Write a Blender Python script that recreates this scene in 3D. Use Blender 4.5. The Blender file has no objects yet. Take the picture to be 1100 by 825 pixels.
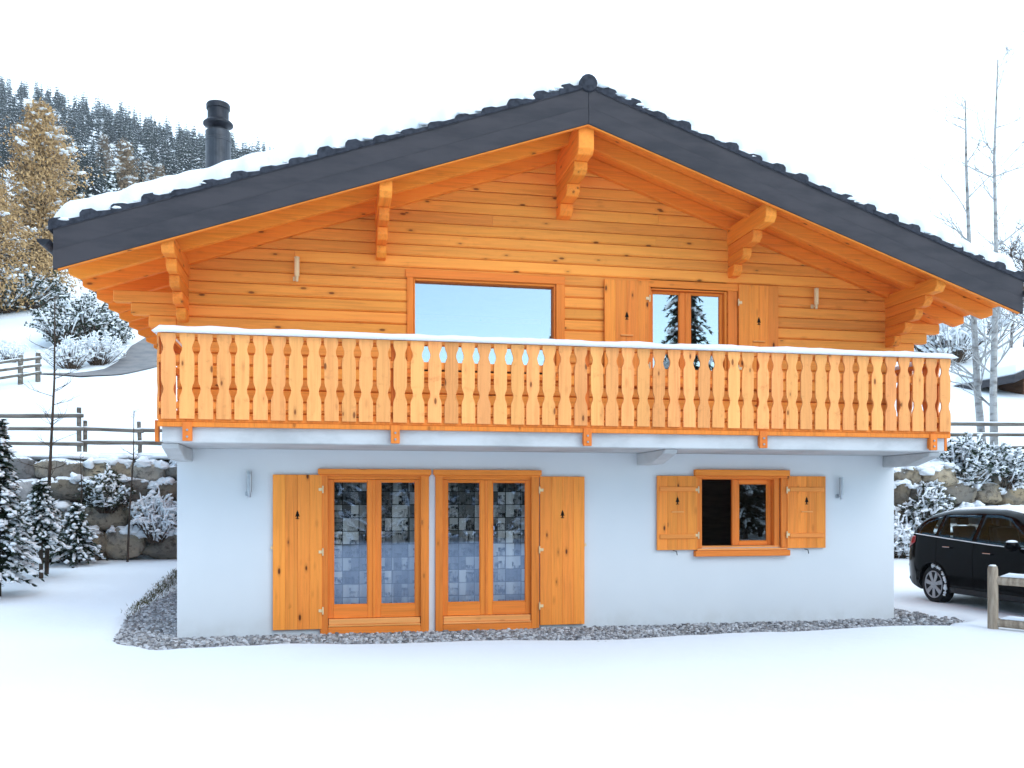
import bpy, math, random
import numpy as np
from mathutils import Vector, noise as mn
R = math.radians
sc = bpy.context.scene
COL = sc.collection
rnd = random.Random(7)

# ------------------------------------------------------------------ camera frame (metres, house frame)
TH = R(11.1); F = 985.0
CX, CY, CZ = 2.02, -12.8, 1.80
HY = 540.0
def on_depth(x, y, z):
    xc = (x - 550) / F * z
    return (CX + xc*math.cos(TH) + z*math.sin(TH), CY + z*math.cos(TH) - xc*math.sin(TH), CZ + (HY - y)/F*z)

# ------------------------------------------------------------------ node helpers
def newmat(name):
    m = bpy.data.materials.new(name); m.use_nodes = True
    nt = m.node_tree; nt.nodes.clear()
    o = nt.nodes.new('ShaderNodeOutputMaterial')
    return m, nt, o
def nd(nt, t, **kw):
    n = nt.nodes.new(t)
    for k, v in kw.items():
        if k in ('operation', 'blend_type', 'data_type', 'feature', 'noise_dimensions', 'voronoi_dimensions', 'distance', 'interpolation_type', 'sky_type', 'clamp'):
            setattr(n, k, v)
        else:
            n.inputs[k.replace('_', ' ')].default_value = v
    return n
def mth(nt, op, a, b=None, c=None):
    n = nt.nodes.new('ShaderNodeMath'); n.operation = op
    for i, v in enumerate((a, b, c)):
        if v is None: continue
        if isinstance(v, (int, float)): n.inputs[i].default_value = v
        else: nt.links.new(v, n.inputs[i])
    return n.outputs[0]
def mixc(nt, f, a, b, bt='MIX'):
    n = nt.nodes.new('ShaderNodeMix'); n.data_type = 'RGBA'; n.blend_type = bt
    for i, v in ((0, f), (6, a), (7, b)):
        if isinstance(v, (int, float)): n.inputs[i].default_value = v
        elif isinstance(v, tuple): n.inputs[i].default_value = (*v, 1) if len(v) == 3 else v
        else: nt.links.new(v, n.inputs[i])
    return n.outputs[2]
def smooth(nt, v, a, b, lo=0.0, hi=1.0):
    n = nt.nodes.new('ShaderNodeMapRange'); n.interpolation_type = 'SMOOTHSTEP'
    nt.links.new(v, n.inputs[0])
    n.inputs[1].default_value = a; n.inputs[2].default_value = b; n.inputs[3].default_value = lo; n.inputs[4].default_value = hi
    return n.outputs[0]
def objcoord(nt, scale=(1, 1, 1), jitter=True):
    tc = nt.nodes.new('ShaderNodeTexCoord'); v = tc.outputs['Object']
    if jitter:
        oi = nt.nodes.new('ShaderNodeObjectInfo'); ge = nt.nodes.new('ShaderNodeNewGeometry')
        s = mth(nt, 'ADD', mth(nt, 'MULTIPLY', oi.outputs['Random'], 31.7), mth(nt, 'MULTIPLY', ge.outputs['Random Per Island'], 57.3))
        cb = nt.nodes.new('ShaderNodeCombineXYZ')
        for i in range(3): nt.links.new(s, cb.inputs[i])
        a = nt.nodes.new('ShaderNodeVectorMath'); a.operation = 'ADD'
        nt.links.new(v, a.inputs[0]); nt.links.new(cb.outputs[0], a.inputs[1]); v = a.outputs[0]
    mp = nt.nodes.new('ShaderNodeMapping'); mp.inputs['Scale'].default_value = scale
    nt.links.new(v, mp.inputs['Vector'])
    return mp.outputs[0]
def tex(nt, v, scale, detail=3, rough=.55, dist=0):
    n = nt.nodes.new('ShaderNodeTexNoise'); nt.links.new(v, n.inputs['Vector'])
    n.inputs['Scale'].default_value = scale; n.inputs['Detail'].default_value = detail
    n.inputs['Roughness'].default_value = rough; n.inputs['Distortion'].default_value = dist
    return n.outputs['Fac']
def finish(nt, o, col, rough=.6, spec=.3, bump=None, bstr=.3, bdist=.02, metal=0.0, coat=0.0):
    p = nt.nodes.new('ShaderNodeBsdfPrincipled')
    if isinstance(col, tuple): p.inputs['Base Color'].default_value = (*col, 1)
    else: nt.links.new(col, p.inputs['Base Color'])
    if isinstance(rough, (int, float)): p.inputs['Roughness'].default_value = rough
    else: nt.links.new(rough, p.inputs['Roughness'])
    p.inputs['Specular IOR Level'].default_value = spec; p.inputs['Metallic'].default_value = metal
    p.inputs['Coat Weight'].default_value = coat
    if bump is not None:
        b = nt.nodes.new('ShaderNodeBump'); b.inputs['Strength'].default_value = bstr; b.inputs['Distance'].default_value = bdist
        nt.links.new(bump, b.inputs['Height']); nt.links.new(b.outputs[0], p.inputs['Normal'])
    nt.links.new(p.outputs[0], o.inputs[0])
    return p

def wood(name, base, dark, axis='X', tone=.16, knots=1.0, wear=0.0):
    m, nt, o = newmat(name)
    ax = 'XYZ'.index(axis)
    sg = [26.0]*3; sg[ax] = 1.1
    sk = [7.5]*3; sk[ax] = 2.9
    v = objcoord(nt, tuple(sg)); g = tex(nt, v, 1.0, 5, .6, .8)
    sl = [3.0]*3; sl[ax] = .5
    v2 = objcoord(nt, tuple(sl)); g2 = tex(nt, v2, 1.0, 3, .5)
    vk = objcoord(nt, tuple(sk))
    vo = nt.nodes.new('ShaderNodeTexVoronoi'); vo.voronoi_dimensions = '3D'; nt.links.new(vk, vo.inputs['Vector']); vo.inputs['Scale'].default_value = 1.0
    d = vo.outputs['Distance']
    sep = nt.nodes.new('ShaderNodeSeparateColor'); nt.links.new(vo.outputs['Color'], sep.inputs[0])
    gate = smooth(nt, sep.outputs[0], .40, .48)
    kn = mth(nt, 'MULTIPLY', smooth(nt, d, .085, .14, 1, 0), gate)
    halo = mth(nt, 'MULTIPLY', smooth(nt, d, .10, .30, 1, 0), gate)
    ge = nt.nodes.new('ShaderNodeNewGeometry'); oi = nt.nodes.new('ShaderNodeObjectInfo')
    c = mixc(nt, smooth(nt, g, .35, .72), base, tuple(b*.62 + q*.38 for b, q in zip(base, dark)))
    c = mixc(nt, mth(nt, 'MULTIPLY', smooth(nt, g2, .3, .75), .45), c, tuple(min(1, b*1.22) for b in base))
    hs = nt.nodes.new('ShaderNodeHueSaturation'); nt.links.new(c, hs.inputs['Color'])
    tn = mth(nt, 'FRACT', mth(nt, 'ADD', mth(nt, 'MULTIPLY', ge.outputs['Random Per Island'], 7.13), mth(nt, 'MULTIPLY', oi.outputs['Random'], 3.77)))
    nt.links.new(mth(nt, 'ADD', mth(nt, 'MULTIPLY', tn, 2*tone), 1 - tone), hs.inputs['Value'])
    nt.links.new(mth(nt, 'ADD', mth(nt, 'MULTIPLY', mth(nt, 'FRACT', mth(nt, 'MULTIPLY', tn, 13.7)), .007), .4965), hs.inputs['Hue'])
    c = hs.outputs[0]
    c = mixc(nt, mth(nt, 'MULTIPLY', halo, .30*knots), c, dark)
    c = mixc(nt, mth(nt, 'MULTIPLY', kn, .85*knots), c, tuple(q*.35 for q in dark))
    if wear:
        w = tex(nt, objcoord(nt, (9, 9, 9)), 1.0, 4, .7)
        c = mixc(nt, mth(nt, 'MULTIPLY', smooth(nt, w, .55, .75), wear), c, tuple(q*.8 for q in dark))
    finish(nt, o, c, .62, .22, g, .25, .004)
    return m

def plain(name, col, rough=.6, spec=.3, var=.0, scale=8, bump=0.0, metal=0.0, col2=None, stretch=(1, 1, 1), coat=0.0, detail=4, lo=.35, hi=.7):
    m, nt, o = newmat(name)
    v = objcoord(nt, stretch); n = tex(nt, v, scale, detail, .6)
    c2 = col2 or tuple(c*(1-var) for c in col)
    c = mixc(nt, smooth(nt, n, lo, hi), col, c2)
    finish(nt, o, c, rough, spec, n if bump else None, bump, .02, metal, coat)
    return m

def glass(name, fac, tint=(.9, .95, .95)):
    m, nt, o = newmat(name)
    g = nt.nodes.new('ShaderNodeBsdfGlossy'); g.inputs['Roughness'].default_value = .012; g.inputs['Color'].default_value = (*tint, 1)
    t = nt.nodes.new('ShaderNodeBsdfTransparent'); t.inputs['Color'].default_value = (.86, .9, .9, 1)
    n = tex(nt, objcoord(nt, (1, 1, 1), False), .9, 1)
    b = nt.nodes.new('ShaderNodeBump'); b.inputs['Strength'].default_value = .02; b.inputs['Distance'].default_value = .02
    nt.links.new(n, b.inputs['Height']); nt.links.new(b.outputs[0], g.inputs['Normal'])
    mx = nt.nodes.new('ShaderNodeMixShader'); mx.inputs[0].default_value = fac
    nt.links.new(t.outputs[0], mx.inputs[1]); nt.links.new(g.outputs[0], mx.inputs[2]); nt.links.new(mx.outputs[0], o.inputs[0])
    return m

WB = (.86, .255, .030); WD = (.36, .085, .012)
M = {}
M['log'] = wood('log_wood', (.97, .340, .060), (.42, .11, .016), 'X', .13, 1.0, .10)
M['logY'] = wood('log_wood_cross', (.94, .28, .038), WD, 'Y', .12, .8)
M['beam'] = wood('rafter_wood', (.95, .285, .036), WD, 'X', .10, .9, .08)
M['rail'] = wood('rail_wood', (.90, .29, .058), WD, 'X', .08, .5)
M['bal'] = wood('baluster_wood', (.93, .37, .115), (.44, .125, .028), 'Z', .15, 1.0, .30)
M['shut'] = wood('shutter_wood', (.95, .29, .046), (.34, .075, .010), 'Z', .10, 1.3, .06)
M['frame'] = wood('frame_wood', (.88, .245, .036), WD, 'X', .06, .25)
M['frameV'] = wood('frame_wood_upright', (.88, .245, .036), WD, 'Z', .06, .25)
M['casing'] = wood('casing_wood', (.80, .215, .032), (.26, .055, .010), 'Z', .06, .5)
M['sillw'] = wood('sill_wood', (.92, .38, .11), WD, 'X', .04, .2)
M['stucco'] = plain('white_render', (.80, .81, .82), .9, .1, .035, 1.3, .0)
def stucco():
    m, nt, o = newmat('white_stucco')
    v = objcoord(nt, (1, 1, 1), False)
    n = tex(nt, v, 70, 4, .7); s = tex(nt, v, .7, 4, .6)
    tc = nt.nodes.new('ShaderNodeTexCoord'); sp = nt.nodes.new('ShaderNodeSeparateXYZ'); nt.links.new(tc.outputs['Object'], sp.inputs[0])
    splash = mth(nt, 'MULTIPLY', smooth(nt, sp.outputs[2], .0, .35, 1, 0), smooth(nt, tex(nt, v, 3.0, 5, .7), .35, .7))
    c = mixc(nt, smooth(nt, s, .3, .75), (.70, .71, .725), (.66, .675, .695))
    c = mixc(nt, mth(nt, 'MULTIPLY', splash, .35), c, (.50, .48, .45))
    finish(nt, o, c, .92, .1, n, .25, .006)
    return m
M['stucco'] = stucco()
M['conc'] = plain('balcony_concrete', (.57, .575, .58), .9, .1, 0, 1.6, .12, col2=(.44, .445, .45), stretch=(1, 1, 2), detail=6)
M['slate'] = plain('dark_fibre_cement', (.055, .049, .055), .7, .25, 0, 3, .15, col2=(.036, .034, .040), stretch=(.5, 1, 2), detail=6)
M['tile'] = plain('dark_roof_tile', (.045, .048, .062), .8, .2, 0, 14, .4, col2=(.02, .021, .028))
M['pipe'] = plain('dark_steel', (.055, .058, .068), .45, .5, 0, 6, .05, .4, col2=(.035, .037, .044))
M['pipe2'] = plain('black_cowl_steel', (.012, .013, .018), .5, .4, 0, 6, .05, .2, col2=(.03, .03, .04))
M['steel'] = plain('satin_steel', (.45, .47, .5), .35, .5, 0, 10, 0, .8, col2=(.35, .36, .4))
M['iron'] = plain('black_iron', (.02, .02, .022), .5, .4, .3)
M['brass'] = plain('pale_hinge_metal', (.85, .62, .34), .4, .5, .2, 10, 0, .1)
M['lampw'] = plain('pale_lamp_wood', (.92, .66, .36), .5, .3, .1, 10)
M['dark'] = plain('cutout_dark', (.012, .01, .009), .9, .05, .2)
M['panel'] = plain('brown_interior_panel', (.24, .15, .095), .7, .2, .3, 3, stretch=(1, 1, 6))
M['pane_u'] = glass('upper_window_glass', .52)
M['pane_d'] = glass('door_glass', .19, (.58, .72, 1.0))
M['pane_w'] = glass('garden_window_glass', .16)
def snowmat(name, bscale=9.0, bstr=.25, spark=True):
    m, nt, o = newmat(name)
    v = objcoord(nt, (1, 1, 1), False)
    n = tex(nt, v, bscale, 6, .62); n2 = tex(nt, v, .35, 4, .5)
    c = mixc(nt, smooth(nt, n2, .3, .7), (.86, .88, .90), (.82, .845, .875))
    p = finish(nt, o, c, .75, .2, n, bstr, .03)
    p.inputs['Subsurface Weight'].default_value = 0.0
    return m
M['snow'] = snowmat('fresh_snow', 14, .3)
def terrainmat():
    m, nt, o = newmat('snow_ground')
    tc = nt.nodes.new('ShaderNodeTexCoord'); v = tc.outputs['Object']
    n = tex(nt, v, 4.5, 7, .6); n2 = tex(nt, v, .3, 4, .5)
    ge = nt.nodes.new('ShaderNodeNewGeometry'); sp = nt.nodes.new('ShaderNodeSeparateXYZ'); nt.links.new(ge.outputs['True Normal'], sp.inputs[0])
    c = mixc(nt, smooth(nt, n2, .3, .7), (.80, .82, .84), (.765, .79, .815))
    earth = mixc(nt, smooth(nt, n, .35, .65), (.10, .075, .05), (.04, .032, .025))
    c = mixc(nt, smooth(nt, sp.outputs[2], .30, .55, 1, 0), c, earth)
    finish(nt, o, c, .8, .15, n, .35, .04)
    return m
M['ground'] = terrainmat()
M['gravel'] = plain('wet_grey_gravel', (.16, .165, .18), .85, .2, 0, 30, .6, col2=(.05, .052, .06))
M['stone'] = plain('gravel_stone', (.46, .47, .50), .8, .25, 0, 9, .2, col2=(.20, .205, .22))
M['rock'] = plain('boulder_rock', (.27, .235, .19), .9, .15, 0, 2.4, .7, col2=(.09, .075, .06), detail=8, lo=.3, hi=.68)
def rockmat(name, c1, c2, c3):
    m, nt, o = newmat(name)
    v = objcoord(nt, (1, 1, 1), True)
    n = tex(nt, v, 1.6, 6, .62, .6); n2 = tex(nt, v, 7, 8, .7); n3 = tex(nt, v, 26, 4, .6)
    c = mixc(nt, smooth(nt, n, .38, .62), c1, c2)
    c = mixc(nt, mth(nt, 'MULTIPLY', smooth(nt, n2, .48, .66), .85), c, c3)
    oi = nt.nodes.new('ShaderNodeObjectInfo'); hs = nt.nodes.new('ShaderNodeHueSaturation'); nt.links.new(c, hs.inputs['Color'])
    nt.links.new(mth(nt, 'ADD', mth(nt, 'MULTIPLY', oi.outputs['Random'], .9), .55), hs.inputs['Value'])
    nt.links.new(mth(nt, 'ADD', mth(nt, 'MULTIPLY', mth(nt, 'FRACT', mth(nt, 'MULTIPLY', oi.outputs['Random'], 17.3)), .7), .7), hs.inputs['Saturation'])
    ge = nt.nodes.new('ShaderNodeNewGeometry'); sp = nt.nodes.new('ShaderNodeSeparateXYZ'); nt.links.new(ge.outputs['Normal'], sp.inputs[0])
    dust = smooth(nt, mth(nt, 'ADD', sp.outputs[2], mth(nt, 'MULTIPLY', mth(nt, 'SUBTRACT', n2, .5), 1.6)), .62, .80)
    c = mixc(nt, dust, hs.outputs[0], (.84, .86, .89))
    h = mth(nt, 'ADD', n2, mth(nt, 'MULTIPLY', n3, .3))
    finish(nt, o, c, .9, .15, h, .9, .06)
    return m
M['rock'] = rockmat('boulder_rock_brown', (.34, .285, .215), (.21, .19, .165), (.07, .058, .048))
M['rockg'] = rockmat('boulder_rock_grey', (.33, .32, .315), (.23, .22, .22), (.10, .095, .09))
def stonemat():
    m, nt, o = newmat('gravel_pebbles')
    ge = nt.nodes.new('ShaderNodeNewGeometry'); r1 = ge.outputs['Random Per Island']
    c = mixc(nt, mth(nt, 'POWER', r1, 1.4), (.10, .10, .11), (.62, .63, .66))
    c = mixc(nt, mth(nt, 'MULTIPLY', mth(nt, 'FRACT', mth(nt, 'MULTIPLY', r1, 19.3)), .3), c, (.40, .34, .28))
    finish(nt, o, c, .8, .2)
    return m
M['stone'] = stonemat()
M['asphalt'] = plain('damp_asphalt', (.19, .17, .16), .6, .35, 0, 1.5, .2, col2=(.11, .105, .11), detail=6)
M['greywood'] = plain('weathered_fence_wood', (.20, .175, .15), .85, .15, 0, 6, .3, col2=(.09, .075, .06), stretch=(.3, 2, 2), detail=5)
M['palewood'] = plain('weathered_pale_post', (.45, .36, .27), .85, .15, 0, 7, .3, col2=(.24, .18, .13), stretch=(2.5, 2.5, .35), detail=5)
M['needle'] = plain('spruce_needles', (.030, .048, .026), .7, .2, 0, 3, 0, col2=(.012, .022, .014))
M['needlefar'] = plain('forest_needles', (.022, .034, .030), .8, .1, 0, .2, 0, col2=(.045, .05, .035))
M['gold'] = plain('golden_larch_needles', (.52, .335, .15), .7, .15, 0, .9, 0, col2=(.27, .165, .08))
M['brownl'] = plain('brown_larch_needles', (.27, .19, .11), .7, .15, 0, .5, 0, col2=(.14, .095, .06))
M['twig'] = plain('brown_twig', (.10, .065, .045), .85, .1, .4, 6)
M['bark'] = plain('dark_bark', (.085, .06, .045), .9, .1, 0, 9, .6, col2=(.035, .026, .02), stretch=(1, 1, .4))
M['birch'] = plain('pale_grey_bark', (.42, .41, .40), .85, .15, 0, 2.2, .3, col2=(.17, .15, .14), stretch=(1, 1, 2.5), detail=6, lo=.45, hi=.7)
M['dleaf'] = plain('dark_shrub_leaf', (.05, .055, .03), .6, .25, .4, 5)
M['grass'] = plain('winter_grass', (.13, .11, .045), .8, .15, 0, 2, 0, col2=(.06, .065, .025))
M['paint'] = plain('black_car_paint', (.002, .002, .0025), .10, .07, .0, 5, 0, 0, coat=.0)
M['plastic'] = plain('black_car_plastic', (.015, .015, .017), .55, .3, .2, 30)
M['rubber'] = plain('tyre_rubber', (.014, .014, .015), .8, .2, .3, 30)
M['alloy'] = plain('hubcap_silver', (.40, .40, .42), .35, .5, .2, 20, 0, .5)
M['chrome'] = plain('chrome_trim', (.75, .77, .8), .15, .5, .0, 5, 0, 1.0)
M['red'] = plain('tail_lamp_red', (.45, .012, .02), .15, .5, .3, 20, coat=.6)
M['carglass'] = glass('car_window_glass', .025, (.45, .75, 1.0))
M['brownwall'] = plain('brown_chalet_boards', (.13, .06, .03), .8, .15, 0, 3, .2, col2=(.07, .032, .016), stretch=(1, 1, 8))

# ------------------------------------------------------------------ mesh builder
class MB:
    def __init__(s): s.v = []; s.f = []; s.m = []
    def add(s, vs, fs, m=0):
        o = len(s.v); s.v += [tuple(p) for p in vs]; s.f += [tuple(i+o for i in f) for f in fs]; s.m += [m]*len(fs); return s
    def box(s, x0, x1, y0, y1, z0, z1, m=0):
        return s.add([(x0,y0,z0),(x1,y0,z0),(x1,y1,z0),(x0,y1,z0),(x0,y0,z1),(x1,y0,z1),(x1,y1,z1),(x0,y1,z1)],
                     [(0,3,2,1),(4,5,6,7),(0,1,5,4),(1,2,6,5),(2,3,7,6),(3,0,4,7)], m)
    def prism(s, pts, vec, m=0):       # pts: closed 3D loop, extruded along vec
        n = len(pts); v = Vector(vec)
        a = [Vector(p) for p in pts]; b = [p + v for p in a]
        fs = [tuple(range(n))[::-1], tuple(range(n, 2*n))] + [(i, (i+1) % n, n+(i+1) % n, n+i) for i in range(n)]
        return s.add(a+b, fs, m)
    def tube(s, pts, rad, n=8, m=0, cap=True):
        pts = [Vector(p) for p in pts]
        if isinstance(rad, (int, float)): rad = [rad]*len(pts)
        vs = []; fs = []; up = None
        for i, p in enumerate(pts):
            d = (pts[min(i+1, len(pts)-1)] - pts[max(i-1, 0)]).normalized()
            if up is None:
                up = Vector((0, 0, 1)) if abs(d.z) < .9 else Vector((1, 0, 0))
            a = d.cross(up); a = a.normalized() if a.length > 1e-6 else d.orthogonal().normalized(); b = a.cross(d)
            up = b
            for k in range(n):
                t = 2*math.pi*k/n
                vs.append(p + (a*math.cos(t) + b*math.sin(t))*rad[i])
        for i in range(len(pts)-1):
            for k in range(n):
                fs.append((i*n+k, i*n+(k+1) % n, (i+1)*n+(k+1) % n, (i+1)*n+k))
        if cap: fs += [tuple(range(n))[::-1], tuple(range((len(pts)-1)*n, len(pts)*n))]
        return s.add(vs, fs, m)
    def lathe(s, c, prof, n=20, m=0, axis='Z'):     # prof: (radius, height)
        vs = []; fs = []
        for r, h in prof:
            for k in range(n):
                t = 2*math.pi*k/n; a, b = r*math.cos(t), r*math.sin(t)
                vs.append({'Z': (c[0]+a, c[1]+b, c[2]+h), 'Y': (c[0]+a, c[1]+h, c[2]+b), 'X': (c[0]+h, c[1]+a, c[2]+b)}[axis])
        for i in range(len(prof)-1):
            for k in range(n): fs.append((i*n+k, i*n+(k+1) % n, (i+1)*n+(k+1) % n, (i+1)*n+k))
        fs += [tuple(range(n))[::-1], tuple(range((len(prof)-1)*n, len(prof)*n))]
        return s.add(vs, fs, m)
    def blob(s, c, rx, ry, rz, seed=0, nu=8, nv=5, m=0, flat=.35, amp=.25, rot=0.0):
        vs = []; fs = []; ca, sa = math.cos(rot), math.sin(rot)
        so = Vector((seed*3.71 % 97, seed*1.37 % 89, seed*7.7 % 83))
        def pt(a, b):
            d = Vector((math.cos(a)*math.sin(b), math.sin(a)*math.sin(b), math.cos(b)))
            k = 1 + amp*mn.noise(d*1.5 + so)
            z = d.z*rz*k
            if z < 0: z *= flat
            x, y = d.x*rx*k, d.y*ry*k
            return (c[0]+x*ca-y*sa, c[1]+x*sa+y*ca, c[2]+z)
        vs.append(pt(0, 0))
        for j in range(1, nv):
            for i in range(nu): vs.append(pt(2*math.pi*i/nu, math.pi*j/nv))
        vs.append(pt(0, math.pi))
        for i in range(nu):
            fs.append((0, 1+i, 1+(i+1) % nu))
            for j in range(nv-2):
                a = 1+j*nu
                fs.append((a+i, a+nu+i, a+nu+(i+1) % nu, a+(i+1) % nu))
            a = 1+(nv-2)*nu
            fs.append((a+i, len(vs)-1, a+(i+1) % nu))
        return s.add(vs, fs, m)
    def build(s, name, mats, parent=None, origin=None, smooth=False, bevel=0.0, seg=1, fixn=False):
        po = Vector(WO.get(parent.name, (0, 0, 0))) if parent else Vector((0, 0, 0))
        og = Vector(origin) if origin is not None else po
        me = bpy.data.meshes.new(name)
        me.from_pydata([(p[0]-og.x, p[1]-og.y, p[2]-og.z) for p in s.v], [], s.f)
        if not isinstance(mats, (list, tuple)): mats = [mats]
        for q in mats: me.materials.append(q)
        if len(mats) > 1: me.polygons.foreach_set('material_index', s.m)
        if smooth: me.polygons.foreach_set('use_smooth', [True]*len(me.polygons))
        me.update()
        if fixn:
            import bmesh
            bm = bmesh.new(); bm.from_mesh(me); bmesh.ops.recalc_face_normals(bm, faces=bm.faces); bm.to_mesh(me); bm.free()
        ob = bpy.data.objects.new(name, me); COL.objects.link(ob)
        if parent: ob.parent = parent
        ob.location = og - po
        WO[ob.name] = tuple(og)
        if bevel:
            b = ob.modifiers.new('edge', 'BEVEL'); b.width = bevel; b.segments = seg; b.limit_method = 'ANGLE'; b.angle_limit = R(40)
        return ob
WO = {}
def tag(o, label=None, cat=None, group=None, kind=None):
    if label: o['label'] = label
    if cat: o['category'] = cat
    if group: o['group'] = group
    if kind: o['kind'] = kind
    return o
def thing(name, label, cat, loc=(0, 0, 0), group=None):
    o = bpy.data.objects.new(name, None); COL.objects.link(o); o.location = loc; o.empty_display_size = .2
    WO[o.name] = tuple(loc)
    return tag(o, label, cat, group)
def copy_thing(src, loc, rz=0.0, scale=1.0, label=None, group=None):
    c = src.copy(); COL.objects.link(c); c.location = loc; c.rotation_euler = (0, 0, rz); c.scale = (scale,)*3
    if label: c['label'] = label
    if group: c['group'] = group
    for ch in src.children:
        d = ch.copy(); COL.objects.link(d); d.parent = c
        for g in ch.children:
            e = g.copy(); COL.objects.link(e); e.parent = d
    return c

# ------------------------------------------------------------------ terrain height
def sstep(a, b, x): t = np.clip((x-a)/(b-a), 0, 1); return t*t*(3-2*t)
LR = np.log(np.array([20, 24, 28, 33, 40, 46, 52, 60.]));  LE = np.array([48, 50, 60, 95, 136, 152, 180, 215.])
RRR = np.log(np.array([20, 25, 28, 33, 45, 60, 80, 110, 200, 600.])); RE = np.array([42, 42, 48, 74, 122, 156, 176, 196, 205, 212.])
SR = np.log(np.array([60, 80, 120, 200, 320, 450.])); SV = np.array([0, .10, .32, .57, .82, 1.])
def hterrain(X, Y):
    X = np.asarray(X, float); Y = np.asarray(Y, float)
    d = Y - CY
    t = np.clip(np.tan(np.clip(np.arctan2(X-CX, np.maximum(d, 1e-3)) - TH, -1.0, 1.0)), -.85, .95)
    px = 550 + F*t
    z = np.maximum(d, 1.0)/(math.cos(TH) - math.sin(TH)*t)
    lz = np.log(z)
    el = np.interp(lz, LR, LE)
    er_ = np.interp(px, [-300, 0, 150, 310, 600, 1000, 1500], [470, 437, 400, 362, 300, 215, 200])
    el = el + np.where(z > 60, (er_-215)*np.interp(lz, SR, SV), 0)
    er = np.interp(lz, RRR, RE)
    w = sstep(300, 900, px)
    e = el*(1-w) + er*w
    wob = (np.sin(X*.31+Y*.17)+np.sin(X*.13-Y*.23+1)+.6*np.sin(X*.71+Y*.53))*.12*np.clip((z-24)/20, 0, 1)
    wob += (np.sin(X*.045+Y*.03)+np.sin(X*.02-Y*.05+2))*1.4*np.clip((z-90)/120, 0, 1)
    far = CZ + e*z/F + wob
    far = np.where(z > 480, far - (z-480)*.25, far)
    near = .38*sstep(2, 10.5, Y)*(1 - .5*sstep(4, 13, X))
    near = near + .018*(np.sin(X*.9+.4*Y)+np.sin(.7*Y-.5*X+1.3)) + .006*(np.sin(2.3*X+1.1*Y)+np.sin(1.9*Y-2.1*X)) + .055
    # gravel drip strip sunk in the snow round the house
    dx = np.maximum(np.maximum(-X, X-10.56), 0); dy = np.maximum(np.maximum(-Y, Y-8), 0)
    ds = np.hypot(dx, dy)
    lf = sstep(0, .35, -X)
    left_w = np.interp(Y, [-1, -.3, .66, 1.9, 3.5, 7.5], [.84, .72, .86, 1.04, 1.15, 1.18])
    edge = (1.10 + .16*np.clip(X/10.5, 0, 1)*(Y < 0))*(1-lf) + left_w*lf + .012*np.sin(X*2.1+1)+.010*np.sin(X*5.3+Y*3.1) - .26*sstep(10.56, 10.8, X) + .008*np.sin(X*11+Y*9)
    g = sstep(edge-.10, edge+.14, ds)
    near = near*g + (-.06)*(1-g)
    # dirty ruts beside the parked car
    s = sstep(10.72, 10.95, Y)
    return near*(1-s) + far*s
def hz(x, y): return float(hterrain(x, y))

def axis_coords(lo, hi, step, outlo, outhi, grow):
    a = list(np.arange(lo, hi+1e-6, step)); s = step
    while a[-1] < outhi: s *= grow; a.append(a[-1]+s)
    b = []; s = step; c = lo
    while c > outlo: s *= grow; c -= s; b.append(c)
    return np.array(b[::-1]+a)
def build_ground():
    xs = axis_coords(-10, 17, .09, -700, 700, 1.07); ys = axis_coords(-9.5, 11.3, .09, -160, 640, 1.035)
    nx, ny = len(xs), len(ys)
    X, Y = np.meshgrid(xs, ys)
    Z = hterrain(X, Y)
    co = np.stack([X, Y, Z], -1).reshape(-1, 3)
    i = np.arange(nx-1)[None, :] + np.arange(ny-1)[:, None]*nx
    q = np.stack([i, i+1, i+1+nx, i+nx], -1).reshape(-1, 4)
    me = bpy.data.meshes.new('snow_ground')
    me.vertices.add(len(co)); me.vertices.foreach_set('co', co.ravel())
    me.loops.add(q.size); me.loops.foreach_set('vertex_index', q.ravel().astype(np.int32))
    me.polygons.add(len(q)); me.polygons.foreach_set('loop_start', (np.arange(len(q))*4).astype(np.int32))
    me.update(calc_edges=True); me.polygons.foreach_set('use_smooth', [True]*len(q))
    me.materials.append(M['ground'])
    o = bpy.data.objects.new('snow_ground', me); COL.objects.link(o); tag(o, kind='structure')
build_ground()

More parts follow.
